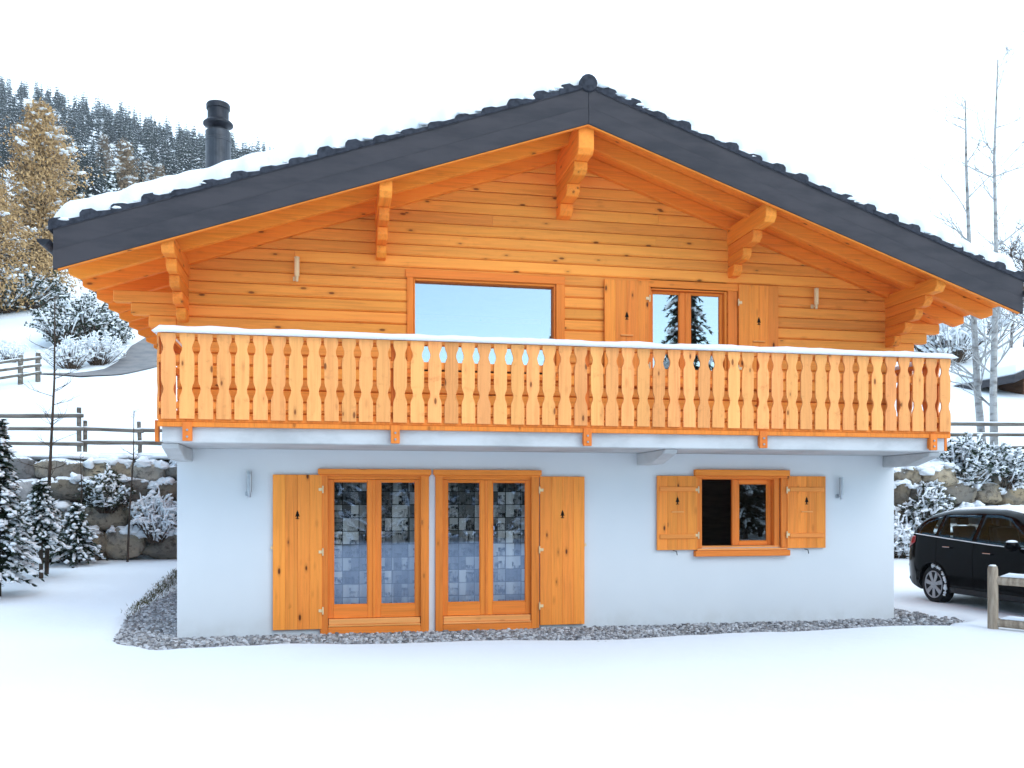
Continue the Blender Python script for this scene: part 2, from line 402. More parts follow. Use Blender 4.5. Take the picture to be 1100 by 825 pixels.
# gravel strip: bed sheet + loose stones
def build_gravel():
    bed = MB(); cells = 0
    stp = .12
    for ix in range(int((-1.6)/stp), int(12.2/stp)):
        for iy in range(int(-2.0/stp), int(9.6/stp)):
            x, y = ix*stp, iy*stp
            if .2 < x < 10.3 and .2 < y < 7.8: continue
            bed.add([(x, y, -.02), (x+stp, y, -.02), (x+stp, y+stp, -.02), (x, y+stp, -.02)], [(0, 1, 2, 3)])
    bed.build('gravel_bed', M['gravel']).__setitem__('kind', 'structure')
    r = random.Random(3); st = MB(); n = 0
    while n < 17000:
        x, y = r.uniform(-1.7, 12.0), r.uniform(-1.75, 8.0)
        if 0 < x < 10.56 and y > 0: continue
        if x > 10.56 and y > 3: continue
        if hz(x, y) > .004+r.uniform(-.012, .012): continue
        if x > 10.45 and r.random() < .55: continue
        s = r.uniform(.014, .042); z = r.uniform(-.02, .0)
        a = r.uniform(0, 6.3); h = s*r.uniform(.5, .9)
        vs = [(x+s*math.cos(a+k*1.257)*r.uniform(.7, 1.2), y+s*math.sin(a+k*1.257)*r.uniform(.7, 1.2), z) for k in range(5)] + \
             [(x+s*.6*math.cos(a+.4+k*2.09), y+s*.6*math.sin(a+.4+k*2.09), z+h) for k in range(3)]
        st.add(vs, [(0, 1, 5), (1, 6, 5), (1, 2, 6), (2, 3, 6), (3, 7, 6), (3, 4, 7), (4, 0, 7), (0, 5, 7), (5, 6, 7)])
        n += 1
    tag(st.build('gravel', M['stone']), 'loose grey gravel strip along the foot of the white wall', 'gravel', kind='stuff')
    g = MB()
    for k in range(2600):
        t = r.random(); y = -.1 + 8*t; x = -float(np.interp(y, [-.3, .66, 1.9, 3.5, 7.5], [.74, .88, 1.06, 1.17, 1.20])) + r.gauss(0, .05)
        if y < 2.0 + r.uniform(0, 2.5): continue
        z = hz(x, y)-.01; h = r.uniform(.02, .065); a = r.uniform(0, 6.3); w = .006
        dx, dy = math.cos(a)*h*.6, math.sin(a)*h*.6
        g.add([(x-w, y, z), (x+w, y, z), (x+dx, y+dy, z+h)], [(0, 1, 2)])
    tag(g.build('grass', M['grass']), 'dry winter grass on the rim of the gravel strip', 'grass', kind='stuff')
build_gravel()

# ------------------------------------------------------------------ THE CHALET
W, D = 10.56, 8.0
RX = W/2; TAN = .342
EX = 1.16                     # eave overhang
YF, YB = -1.33, 9.2           # verge planes
house = thing('chalet', 'wooden chalet with white ground floor, orange log upper storey and snowy gable roof', 'house', (0, 0, 0))
def zl(x, z0): return z0 - TAN*abs(x-RX)

def wall_open(mb, x0, x1, z0, z1, y0, y1, ops):
    xs = sorted({x0, x1} | {o[0] for o in ops} | {o[1] for o in ops}); zs = sorted({z0, z1} | {o[2] for o in ops} | {o[3] for o in ops})
    zs = [z for z in zs if z0 <= z <= z1]
    solid = lambda i, j: 0 <= i < len(xs)-1 and 0 <= j < len(zs)-1 and not any(o[0]-1e-6 <= xs[i] and xs[i+1] <= o[1]+1e-6 and o[2]-1e-6 <= zs[j] and zs[j+1] <= o[3]+1e-6 for o in ops)
    for i in range(len(xs)-1):
        for j in range(len(zs)-1):
            if not solid(i, j): continue
            a, b, c, d = xs[i], xs[i+1], zs[j], zs[j+1]
            mb.add([(a,y0,c),(b,y0,c),(b,y0,d),(a,y0,d)], [(0,1,2,3)]); mb.add([(a,y1,c),(b,y1,c),(b,y1,d),(a,y1,d)], [(3,2,1,0)], 1)
            if not solid(i-1, j): mb.add([(a,y0,c),(a,y0,d),(a,y1,d),(a,y1,c)], [(0,1,2,3)])
            if not solid(i+1, j): mb.add([(b,y0,c),(b,y1,c),(b,y1,d),(b,y0,d)], [(0,1,2,3)])
            if not solid(i, j-1): mb.add([(a,y0,c),(a,y1,c),(b,y1,c),(b,y0,c)], [(0,1,2,3)])
            if not solid(i, j+1): mb.add([(a,y0,d),(b,y0,d),(b,y1,d),(a,y1,d)], [(0,1,2,3)])
DX = 1.575                                   # pitch of the two french doors
d1 = (1.90, 3.30); gw = (7.33, 8.70, 1.14, 2.19)
lw = MB()
wall_open(lw, 0, W, -.35, 2.70, 0, .30, [(d1[0], d1[1], .02, 2.19), (d1[0]+DX, d1[1]+DX, .02, 2.19), gw])
lw.box(0, .3, .301, D-.301, -.35, 2.70); lw.box(W-.3, W, .301, D-.301, -.35, 2.70); lw.box(0, W, D-.3, D, -.35, 2.70)
lw.build('lower_wall', [M['stucco'], M['panel']], house)
fl = MB(); fl.box(.3, W-.3, .3, D-.3, -.2, .04); fl.box(.3, W-.3, .3, D-.3, 2.50, 2.69); fl.box(.31, W-.31, 3.2, 3.3, .05, 2.49); fl.box(6.0, 6.1, .31, 3.19, .05, 2.49)
fl.build('interior_room', M['panel'], house)

# upper floor log wall
CH = .16; CZ0 = 2.68
pw = (3.13, 5.17, 3.70, 4.93); cw = (6.60, 7.80, 3.64, 4.95)
def course(mb, a0, a1, b0, b1, z0, z1, y=0.0, th=.14, c=.018, fl=0.0):
    # trapezoid: bottom a0..a1, top b0..b1
    zc0, zc1 = z0 + .0028, z1 - .0028
    f = [(a0, y+c, zc0), (a1, y+c, zc0), (b1, y+c, zc1), (b0, y+c, zc1)]
    g = [(a0, y, zc0+c), (a1, y, zc0+c), (b1, y, zc1-c*.6), (b0, y, zc1-c*.6)]
    k = [(a0, y+th, zc0), (a1, y+th, zc0), (b1, y+th, zc1), (b0, y+th, zc1)]
    mb.add(f+g+k, [(4,5,6,7), (0,1,5,4), (1,2,6,5), (2,3,7,6), (3,0,4,7), (0,8,9,1), (1,9,10,2), (2,10,11,3), (3,11,8,0), (11,10,9,8)])
lg = MB(); rl = random.Random(21)
k = 0
while True:
    z0 = CZ0 + k*CH; z1 = z0 + CH; k += 1
    zb = max(z0, 2.762)
    if z1 < 2.80: continue
    def lim(z):           # x limits under the deck
        e = (6.89 - z)/TAN
        return max(0.0, RX-e), min(W, RX+e)
    if lim(zb)[1]-lim(zb)[0] < .15 or zb > 6.85: break
    A0, A1 = lim(zb); B0, B1 = lim(z1)
    if z1 > 6.88: B0 = B1 = RX
    holes = sorted((o[0], o[1]) for o in (pw, cw) if o[2] < z1-.02 and o[3] > z0+.02)
    cuts = [(A0, B0)]
    for h in holes: cuts += [(h[0], h[0]), (h[1], h[1])]
    cuts.append((A1, B1))
    for q in range(0, len(cuts), 2):
        (a0, b0), (a1, b1) = cuts[q], cuts[q+1]
        if a1-a0 > 5 and q == 0 and rl.random() < .35:
            s = rl.uniform(a0+1.5, a1-1.5); course(lg, a0, s-.0015, b0, s-.0015, zb, z1); course(lg, s+.0015, a1, s+.0015, b1, zb, z1)
        else: course(lg, a0, a1, b0, b1, zb, z1)
lg.build('log_wall', M['log'], house)
bk = MB()                                  # backing and side / rear log walls
bk.prism([(0.15, .142, 2.77), (W-.15, .142, 2.77), (W-.15, .142, 4.85), (RX, .142, 6.68), (.15, .142, 4.85)], (0, .03, 0))
for o in (): pass
sd = MB()
for j in range(13):
    z0 = CZ0 + .08 + j*CH
    if z0 > 4.75: break
    for xa, xb in ((.002, .14), (W-.14, W-.002)): sd.box(xa, xb, .145, D, z0, z0+CH-.006)
sd.prism([(0.002, D-.14, 2.76), (W-.002, D-.14, 2.76), (W-.002, D-.14, 4.85), (RX, D-.14, 6.68), (.002, D-.14, 4.85)], (0, .13, 0))
sd.build('side_log_wall', M['logY'], house, bevel=.008)
rm = MB()                                  # dim room behind the upper windows
rm.box(.3, W-.3, 2.8, 2.9, 2.77, 4.9); rm.box(.3, W-.3, .16, 2.8, 5.0, 5.05); rm.box(5.6, 5.7, .16, 2.8, 2.77, 4.99)
rm.build('upper_room', M['panel'], house)
# facade logs that run on past the corners as stepped brackets
lx = MB()
for z0, e in ((4.12, .36), (4.28, .58), (4.44, .80)):
    for sgn in (-1, 1):
        a, b = ((-e, -.003) if sgn < 0 else (W+.003, W+e))
        lx = MB(); lx.box(a, b, .004, .14, z0+.002, z0+CH-.002); lx.build('corner_log', M['log'], house, origin=((a+b)/2, 0, z0), bevel=.012)

# purlins with stepped consoles
def purlin(x0, x1, z0, z1, cons, name='purlin'):
    p = MB(); y = -1.25
    p.prism([(x0, .5, z0), (x0, y+.06, z0), (x0, y, z0+.07), (x0, y, z1), (x0, .5, z1)], (x1-x0, 0, 0))
    po = p.build(name, M['logY'], house, origin=((x0+x1)/2, 0, z0), bevel=.008)
    for ca, cb, e in cons:
        q = MB(); i = .012
        q.prism([(x0+i, .13, ca), (x0+i, -e+.07, ca), (x0+i, -e, ca+.06), (x0+i, -e, cb-.002), (x0+i, .13, cb-.002)], (x1-x0-2*i, 0, 0))
        q.build('console', M['logY'], po, origin=((x0+x1)/2, 0, ca), bevel=.010)
purlin(5.17, 5.38, 6.36, 6.76, [(6.19, 6.36, .98), (6.03, 6.19, .60), (5.87, 6.03, .24)])
for xa in (2.60, 7.80): purlin(xa, xa+.16, 5.63, zl(xa if xa < RX else xa+.16, 6.80), [(5.47, 5.63, .85), (5.31, 5.47, .52), (5.15, 5.31, .22)])
for xa in (.01, W-.16): purlin(xa, xa+.15, 4.80, zl(xa if xa < RX else xa+.15, 6.80), [(4.65, 4.80, .98), (4.50, 4.65, .75), (4.35, 4.50, .50), (4.20, 4.35, .24)])

# roof
roof = MB()
def gable_band(mb, z0, z1, y0, y1, ex, m=0):
    pts = [(-ex, y0, zl(-ex, z0)), (RX, y0, z0), (W+ex, y0, zl(W+ex, z0)), (W+ex, y0, zl(W+ex, z1)), (RX, y0, z1), (-ex, y0, zl(-ex, z1))]
    v = [Vector(p) for p in pts]; w = [p+Vector((0, y1-y0, 0)) for p in v]
    mb.add(v+w, [(0,1,4,5), (1,2,3,4), (10,7,6,11), (10,9,8,7), (0,6,7,1), (1,7,8,2), (2,8,9,3), (3,9,10,4), (4,10,11,5), (5,11,6,0)], m)
gable_band(roof, 6.945, 7.19, YF+.045, YB-.05, EX)
roofo = roof.build('roof', M['tile'], house, origin=(RX, 3.9, 6.7))
dk = MB()
gable_band(dk, 6.900, 6.942, YF+.05, YB-.05, EX-.02)
dk.build('soffit', M['beam'], roofo)
for y0 in (YF, YB-.045):
    for sg in (-1, 1):
        b = MB(); xe = -EX if sg < 0 else W+EX; xr = RX - .002*(-sg)*-1
        xr = RX + sg*.0015
        b.prism([(xe, y0, zl(xe, 6.71)), (xr, y0, zl(xr, 6.71)), (xr, y0, zl(xr, 7.205)), (xe, y0, zl(xe, 7.205))], (0, .045, 0))
        # drip flashing, lower lip and sheet joints
        b.prism([(xe, y0-.012, zl(xe, 7.17)), (xr, y0-.012, zl(xr, 7.17)), (xr, y0-.012, zl(xr, 7.215)), (xe, y0-.012, zl(xe, 7.215))], (0, .0115, 0))
        b.prism([(xe, y0-.010, zl(xe, 6.71)), (xr, y0-.010, zl(xr, 6.71)), (xr, y0-.010, zl(xr, 6.93)), (xe, y0-.010, zl(xe, 6.93))], (0, .0095, 0))
        b.build('bargeboard', M['slate'], roofo, bevel=.004)
        w = MB()                             # light wood batten under the bargeboard
        xw = xe + (.05 if sg < 0 else -.05)
        w.prism([(xw, y0+.004, zl(xw, 6.692)), (xr, y0+.004, zl(xr, 6.692)), (xr, y0+.004, zl(xr, 6.706)), (xw, y0+.004, zl(xw, 6.706))], (0, .05, 0))
        w.build('verge_batten', M['beam'], roofo)
def rafter(sg, y, full):
    b = MB(); xe = -EX+.012 if sg < 0 else W+EX-.012
    xi = RX + sg*.004 if full else (.35 if sg < 0 else W-.35)
    b.prism([(xe-sg*.13, y, zl(xe-sg*.13, 6.705)), (xi, y, zl(xi, 6.705)), (xi, y, zl(xi, 6.896)), (xe, y, zl(xe, 6.896)), (xe, y, zl(xe, 6.80))], (0, .10, 0))
    b.build('rafter', M['beam'], roofo, origin=(xe, y, zl(xe, 6.7)), bevel=.006)
for sg in (-1, 1):
    rafter(sg, -.74, True); rafter(sg, -.105, True)
    for q in range(12): rafter(sg, .62+.68*q, False)
# verge tiles: thick stepped tile ends along both rakes and courses behind them
vt = MB(); rt = random.Random(5)
for sg in (-1, 1):
    n = 19; L = (RX+EX)/n
    for i in range(n):
        xu = RX + sg*i*L; xd = RX + sg*((i+1)*L+.05)
        hu, hd = rt.uniform(.005, .03), rt.uniform(.05, .11)
        zu, zd = zl(xu, 7.205), zl(xd, 7.205)
        y0 = YF - .015 - rt.uniform(0, .015); y1 = y0+.17
        xm = xd - sg*.13
        pts = [(xu, y0, zu-.03), (xd, y0, zd-.03), (xd, y0, zd+hd*.75), (xd-sg*.03, y0, zl(xd-sg*.03, 7.205)+hd), (xm, y0, zl(xm, 7.205)+hd*rt.uniform(.75, .95)), (xm-sg*.06, y0, zl(xm-sg*.06, 7.205)+hd*.45), (xu, y0, zu+hu)]
        vt.prism(pts, (0, y1-y0, 0))
        vt.prism([(xu, y1+.002, zu), (xd, y1+.002, zd), (xd, y1+.002, zd+hd*.7), (xu, y1+.002, zu+.015)], (0, YB-y1-.1, 0))
vt.build('verge_tile', M['tile'], roofo, bevel=.012, fixn=True)
rg = MB()
for i in range(24):
    y0 = YF-.03 + i*.44
    if y0+.46 > YB: break
    rg.lathe((RX, y0, 7.235), [(.112, 0), (.118, .02), (.102, .46)], 16, 0, 'Y')
rg.build('ridge_tile', M['tile'], roofo, smooth=False, bevel=.006)
for sg in (-1, 1):
    g = MB(); xg = RX + sg*(RX+EX+.075); zg = zl(RX+sg*(RX+EX), 7.0)+.03
    prof = [(xg + .07*math.cos(t), zg + .07*math.sin(t)) for t in [math.pi + math.pi*i/10 for i in range(11)]]
    outer = [(x, YF-.10, z) for x, z in prof]; inner = [(xg+(x-xg)*.88, YF-.10, zg+(z-zg)*.88) for x, z in prof[::-1]]
    g.prism(outer+inner, (0, YB-YF+.05, 0))
    g.prism([(x, YF-.118, z) for x, z in prof], (0, .016, 0))
    g.build('gutter', M['pipe2'], roofo, fixn=True)

# snow lying on the roof
def roof_snow():
    nx, ny = 420, 64
    us = np.linspace(0, 1, nx); X = -EX-.06 + us*(W+2*EX+.12)
    vs = np.concatenate([np.linspace(0, .045, 20), np.linspace(.05, .95, 30), np.linspace(.96, 1, 14)])
    co = np.zeros((len(vs), nx, 3))
    for i, x in enumerate(X):
        e = .09*mn.noise((x*1.3, 0, 3)) + .045*mn.noise((x*3.1, 1, 3)) + .015*mn.noise((x*9.7, 4, 1))
        tile = ((abs(x-RX)/((RX+EX)/19)) % 1.0)
        y0 = YF + .065 + e + .022*math.cos(tile*2*math.pi); y1 = YB-.12+.06*mn.noise((x, 5, 3))
        dx = abs(x-RX); base = 7.205 - TAN*(math.sqrt(dx*dx+.02)-.0) + .02
        de = min(x+EX+.06, W+EX+.06-x)
        for j, v in enumerate(vs):
            y = y0 + (y1-y0)*v
            d = min(y-y0, y1-y)
            T = .325 + .05*mn.noise((x*.55, y*.6, 0)) + .028*mn.noise((x*2.2, y*2.0, 7)) + .012*mn.noise((x*6, y*6, 2))
            T *= .62 + .38*min(1, dx/2.2)
            a = min(1, max(0, d)/.24); b = min(1, max(0, de)/.20)
            T *= math.sqrt(max(0, 1-(1-a)**2.2))*math.sqrt(max(0, 1-(1-b)**2.2))
            oh = -.045*math.sin(math.pi*min(1, a*1.6)) if a < .625 and v < .5 else 0
            co[j, i] = (x, y+oh, base + T)
    mb = MB(); n2 = len(vs)
    mb.v = [tuple(p) for p in co.reshape(-1, 3)]
    mb.f = [(j*nx+i, j*nx+i+1, (j+1)*nx+i+1, (j+1)*nx+i) for j in range(n2-1) for i in range(nx-1)]; mb.m = [0]*len(mb.f)
    mb.build('roof_snow', M['snow'], roofo, smooth=True)
    cl = MB(); r = random.Random(9)                 # crumbs of snow caught between the tile ends
    for q in range(150):
        x = r.uniform(-EX, W+EX); s = r.uniform(.02, .06)
        cl.blob((x, YF+r.uniform(.0, .12), zl(x, 7.205)+r.uniform(.02, .07)), s*1.6, s, s*.8, q, 7, 4)
    cl.build('snow_crumbs', M['snow'], roofo, smooth=True)
roof_snow()
# chimney flue
cx, cy = .29, 2.0
P = lambda y: CZ + (HY-y)/F*14.14
ch = MB(); ch.lathe((cx, cy, 0), [(.19, 5.25), (.19, P(152)), (.197, P(152)), (.197, P(149)), (.19, P(149)), (.19, P(141)), (.17, P(139.5))], 28)
cho = ch.build('chimney', M['pipe'], roofo, origin=(cx, cy, 5.25), smooth=False, bevel=.003)
cc = MB(); cc.lathe((cx, cy, 0), [(.12, P(141)), (.12, P(137)), (.17, P(135)), (.225, P(133.5)), (.225, P(131.5)), (.175, P(128.5)), (.16, P(128)), (.16, P(117)), (.178, P(116.5)), (.18, P(112)), (.165, P(110.3)), (.05, P(109.5))], 28)
cc.build('chimney_cowl', M['pipe2'], cho, bevel=.003) if False else cc.build('chimney_cowl', M['pipe2'], roofo, bevel=.003)

# balcony -----------------------------------------------------------------
sl = MB(); sl.box(.03, W-.06, -1.28, -.004, 2.52, 2.755)
sl.build('balcony_slab', M['conc'], house, bevel=.012)
for xa in (.0, 6.39, 10.365-.0):
    b = MB(); w = .20 if xa < 1 else .19
    b.prism([(xa, -.002, 2.517), (xa, -1.16, 2.517), (xa, -1.10, 2.46), (xa, -.62, 2.345), (xa, -.002, 2.345)], (w, 0, 0))
    b.build('balcony_bracket', M['conc'], house, origin=(xa, 0, 2.45), bevel=.01, fixn=True)
balu = MB()
balu.box(0, W-.01, -1.335, -1.295, 3.47, 3.56); balu.box(0, W-.01, -1.335, -1.295, 2.92, 3.0)
balu.box(-.01, W-.0, -1.336, -1.22, 3.775, 3.82)
for xs in (.0, W-.11): balu.box(xs, xs+.11, -1.218, -.02, 3.775, 3.82)
for xs in (.002, W-.052):
    balu.box(xs, xs+.04, -1.29, -.03, 3.47, 3.56); balu.box(xs, xs+.04, -1.29, -.03, 2.92, 3.0); balu.box(xs, xs+.04, -1.278, -.02, 2.765, 2.85)
kb = MB(); kb.box(-.005, W-.005, -1.335, -1.295, 2.765, 2.845); kb.box(-.01, W-.01, -1.345, -1.283, 2.705, 2.763)
balo = balu.build('balustrade', M['rail'], house, origin=(0, -1.3, 2.76), bevel=.005)
kb.build('kick_board', M['casing'], balo, bevel=.005)
ks = [(0, .080), (.06, .083), (.10, .074), (.13, .061), (.165, .053), (.20, .057), (.225, .068), (.25, .077), (.30, .080), (.55, .079), (.585, .072), (.61, .060), (.65, .053), (.69, .059), (.715, .070), (.75, .081), (.80, .083), (1, .082)]
def balu_mesh():
    m = MB(); H = 1.017; th = .026
    L = [(-w*1.05, -v*H) for v, w in ks]; Rr = [(w*1.05, -v*H) for v, w in ks]
    n = len(L); vs = [(x, 0, z) for x, z in L] + [(x, 0, z) for x, z in Rr] + [(x, th, z) for x, z in L] + [(x, th, z) for x, z in Rr]
    fs = []
    for i in range(n-1):
        fs += [(i, i+1, n+i+1, n+i), (2*n+i, 3*n+i, 3*n+i+1, 2*n+i+1), (i, 2*n+i, 2*n+i+1, i+1), (n+i, n+i+1, 3*n+i+1, 3*n+i)]
    fs += [(0, n, 3*n, 2*n), (n-1, 3*n-1, 4*n-1, 2*n-1)]
    m.add(vs, fs); return m
NB = 50; pit = (W-.02)/NB
b0 = balu_mesh().build('baluster', M['bal'], None, bevel=.003)
b0.parent = balo
lo = Vector(WO[balo.name]); rb = random.Random(4)
for i in range(NB):
    o = b0 if i == 0 else b0.copy()
    if i: COL.objects.link(o)
    o.location = Vector((.01+pit*(i+.5), -1.364+rb.uniform(-.004, .004), 3.813+rb.uniform(-.003, .003))) - lo
    o.location.x += rb.uniform(-.006, .006); o.rotation_euler = (0, rb.uniform(-.008, .008), rb.uniform(-.02, .02))
for xs, rz in ((-.026, -R(90)), (W+.02, R(90))):
    for j in range(6):
        o = b0.copy(); COL.objects.link(o)
        o.location = Vector((xs, -1.22+.21*j+.02, 3.813)) - lo; o.rotation_euler = (0, 0, rz)
for xp in (.33, 2.79, 5.26, 7.71, 10.27):
    p = MB(); p.box(xp-.055, xp+.055, -1.368, -1.322, 2.535, 2.762); p.box(xp-.05, xp+.05, -1.303, -1.282, 2.56, 2.695)
    p.box(xp-.045, xp+.045, -1.294, -1.242, 2.77, 3.784)
    p.build('rail_post', M['casing'], balo, origin=(xp, -1.3, 2.54), bevel=.004)
    q = MB()
    for zz in (2.585, 2.665): q.lathe((xp, -1.385, zz), [(.009, 0), (.014, .004), (.014, .0165)], 8, 0, 'Y')
    q.build('bolt', M['steel'], balo)
p = MB(); p.box(-.065, -.02, -1.20, -1.11, 2.535, 2.79); p.box(W+.0, W+.04, -1.20, -1.11, 2.535, 2.79)
p.build('side_post', M['casing'], balo, bevel=.004)
sn = MB()
def snow_strip(path, w, h, m=0, n=10, sc=1.0, seed=0):
    vs = []; fs = []; path = [Vector(p) for p in path]
    for i, p in enumerate(path):
        d = (path[min(i+1, len(path)-1)]-path[max(0, i-1)]).normalized(); a = Vector((d.y, -d.x, 0)).normalized()
        e = 1.0 if 0 < i < len(path)-1 else .15
        for k in range(n+1):
            t = math.pi*k/n
            hh = h*e*(1+.25*mn.noise(p*2.3+Vector((seed, 0, 0)))+.10*mn.noise(p*9))
            ww = w*(1+.10*mn.noise(p*3.1+Vector((0, 9, seed)))+.05*mn.noise(p*13))
            vs.append(p + a*(-math.copysign(abs(math.cos(t))**.6, math.cos(t))*ww) + Vector((0, 0, hh*abs(math.sin(t))**.6)))
    for i in range(len(path)-1):
        for k in range(n): fs.append((i*(n+1)+k, i*(n+1)+k+1, (i+1)*(n+1)+k+1, (i+1)*(n+1)+k))
        fs.append((i*(n+1)+n, i*(n+1), (i+1)*(n+1), (i+1)*(n+1)+n))
    return vs, fs
def line(a, b, step=.08):
    a, b = Vector(a), Vector(b); n = max(2, int((b-a).length/step)); return [a+(b-a)*i/n for i in range(n+1)]
sn.add(*snow_strip(line((-.06, -1.335, 3.822), (W+.05, -1.335, 3.822)), .10, .075))
sn.add(*snow_strip(line((.02, -1.25, 3.822), (.02, -.03, 3.822)), .075, .07)); sn.add(*snow_strip(line((W-.03, -1.25, 3.822), (W-.03, -.03, 3.822)), .075, .07))
sn.build('rail_snow', M['snow'], balo, smooth=True)

# windows, doors, shutters ------------------------------------------------
def fir(mb, x, y, z, s=1.0):
    p = [(-.010, -.055), (.010, -.055), (.010, -.028), (.036, -.030), (.020, -.004), (.028, -.004), (.014, .018), (.020, .018), (.0, .062), (-.020, .018), (-.014, .018), (-.028, -.004), (-.020, -.004), (-.036, -.030), (-.010, -.028)]
    mb.prism([(x+a*s, y, z+b*s) for a, b in p], (0, .004, 0))
    mb.box(x-.026*s, x+.026*s, y, y+.004, z-.066*s, z-.0555*s)
def shutter(x0, x1, z0, z1, hinge, fz, battens=(), handle=None, hz_=(), yb=-.055):
    n = 4 if x1-x0 > .6 else 3; b = MB(); w = (x1-x0)/n
    for i in range(n): b.box(x0+i*w+.0006, x0+(i+1)*w-.0006, yb, yb+.034, z0, z1)
    so = b.build('shutter', M['shut'], house, origin=(x0, yb, z0), bevel=.0025)
    for zb in battens:
        q = MB(); q.box(x0+.035, x1-.035, yb-.022, yb-.001, zb-.034, zb+.034); q.build('batten', M['rail'], so, bevel=.006)
    c = MB(); fir(c, (x0+x1)/2, yb-.003, fz, .92); c.build('fir_hole_shade', M['dark'], so)  # raised fir plate, its dark colour stands in for shade inside the hole
    if handle is not None:
        q = MB(); xm = (x0+x1)/2; q.box(xm-.095, xm+.095, yb-.02, yb-.001, handle-.011, handle+.011); q.build('latch_bar', M['sillw'], so, bevel=.003)
    for zz in hz_:
        h = MB(); xh = x1 if hinge == 'R' else x0; sx = -1 if hinge == 'R' else 1
        h.lathe((xh-sx*.012, yb-.012, zz-.05), [(.011, 0), (.011, .10)], 8); h.box(min(xh, xh+sx*.045), max(xh, xh+sx*.045), yb-.010, yb-.001, zz-.02, zz+.02)
        h.build('hinge', M['brass'], so)
    return so
sh1 = shutter(1.235, 1.885, .08, 2.18, 'R', 1.64, hz_=(.33, 1.13, 1.98))
sh2 = shutter(4.93, 5.585, .055, 2.175, 'L', 1.64, hz_=(.33, 1.13, 1.98))
for so, xh in ((sh1, 1.222), (sh2, 5.60)):
    q = MB(); q.box(xh-.018, xh+.014, -.05, -.03, 1.18, 1.20); q.lathe((xh, -.045, 1.17), [(.008, 0), (.008, .05)], 6); q.build('shutter_catch', M['brass'], so)
sh3 = shutter(6.685, 7.31, 1.105, 2.195, 'R', 1.835, (2.0, 1.305), 1.665, (1.99, 1.32))
sh4 = shutter(8.745, 9.375, 1.115, 2.20, 'L', 1.835, (2.0, 1.305), 1.665, (1.99, 1.32))
for so, xm in ((sh3, 6.98), (sh4, 9.08)):
    q = MB(); q.tube([(xm-.05, -.045, 1.10), (xm, -.06, 1.085), (xm+.01, -.06, 1.03)], .007, 6); q.build('shutter_hook', M['iron'], so)
shutter(5.885, 6.555, 3.50, 5.03, 'R', 4.52, (), 4.23, (4.78, 3.8))
shutter(7.965, 8.60, 3.50, 5.05, 'L', 4.52, (), 4.21, (4.78, 3.8))
for xa, xb in ((5.885, 6.555), (7.965, 8.60)):
    pass

def sash(parent, x0, x1, z0, z1, y, st=(.085, .085), top=.055, bot=.10, th=.055, pane=None, name='sash'):
    m = MB()
    m.box(x0, x0+st[0], y, y+th, z0, z1, 1); m.box(x1-st[1], x1, y, y+th, z0, z1, 1)
    m.box(x0+st[0]+.001, x1-st[1]-.001, y+.002, y+th-.002, z0, z0+bot); m.box(x0+st[0]+.001, x1-st[1]-.001, y+.002, y+th-.002, z1-top, z1)
    # glazing bead
    a, b, c, d = x0+st[0], x1-st[1], z0+bot, z1-top
    m.box(a, a+.012, y+.008, y+.02, c, d, 1); m.box(b-.012, b, y+.008, y+.02, c, d, 1); m.box(a+.013, b-.013, y+.009, y+.02, c, c+.012); m.box(a+.013, b-.013, y+.009, y+.02, d-.012, d)
    m.build(name, [M['frame'], M['frameV']], parent, bevel=.004)
    p = MB(); p.add([(a, y+.025, c), (b, y+.025, c), (b, y+.025, d), (a, y+.025, d)], [(0, 1, 2, 3)]); p.build('pane', pane, parent)
def french_door(dx):
    x0, x1 = 1.86+dx, 3.345+dx
    m = MB()
    m.box(x0, x0+.105, -.045, -.003, .0, 2.185, 1); m.box(x1-.115, x1, -.045, -.003, .0, 2.185, 1)
    m.box(x0-.03, x1+.03, -.075, -.003, 2.187, 2.262); m.box(x0-.012, x1+.012, -.058, -.003, 2.165, 2.186)
    m.box(x0+.106, x1-.116, -.05, -.003, .0, .095)
    m.box(x0+.045, x0+.10, -.002, .10, .12, 2.185, 1); m.box(x1-.105, x1-.045, -.002, .10, .12, 2.185, 1); m.box(x0+.101, x1-.106, 0.0, .10, 2.125, 2.186)
    do = m.build('french_door', [M['frame'], M['casing']], house, origin=(x0, 0, 0), bevel=.006)
    s = MB(); s.box(x0+.107, x1-.117, -.052, .10, .097, .125); s.box(x0+.112, x1-.122, -.03, .05, .126, .205); s.build('sill', M['sillw'], do, bevel=.008)
    xm = (x0+x1)/2-.01
    sash(do, x0+.102, xm-.003, .21, 2.122, .03, (.075, .085), .03, .18, pane=M['pane_d'])
    sash(do, xm+.003, x1-.107, .21, 2.122, .03, (.085, .075), .03, .18, pane=M['pane_d'])
    q = MB(); q.box(xm-.02, xm+.02, .015, .029, .21, 2.12); q.build('meeting_stile', M['frameV'], do, bevel=.005)
french_door(0); french_door(DX)
# garden window
gwm = MB()
gwm.box(7.265, 8.775, -.085, -.003, 2.20, 2.29); gwm.box(7.29, 8.75, -.06, -.003, 2.168, 2.199); gwm.box(7.265, 8.775, -.095, -.003, 1.005, 1.09)
gwm.box(7.295, 7.385, -.045, -.003, 1.125, 2.167, 1); gwm.box(8.65, 8.745, -.045, -.003, 1.125, 2.167, 1)
gwm.box(7.385, 7.40, -.002, .20, 1.15, 2.187, 1); gwm.box(8.56, 8.65, -.001, .20, 1.15, 2.187, 1); gwm.box(7.401, 8.559, -.001, .20, 2.15, 2.187)
gwo = gwm.build('garden_window', [M['frame'], M['casing']], house, origin=(7.33, 0, 1.1), bevel=.007)
s = MB(); s.box(7.30, 8.74, -.07, -.003, 1.092, 1.124); s.box(7.387, 8.66, -.002, .2, 1.125, 1.155); s.build('sill', M['sillw'], gwo, bevel=.007)
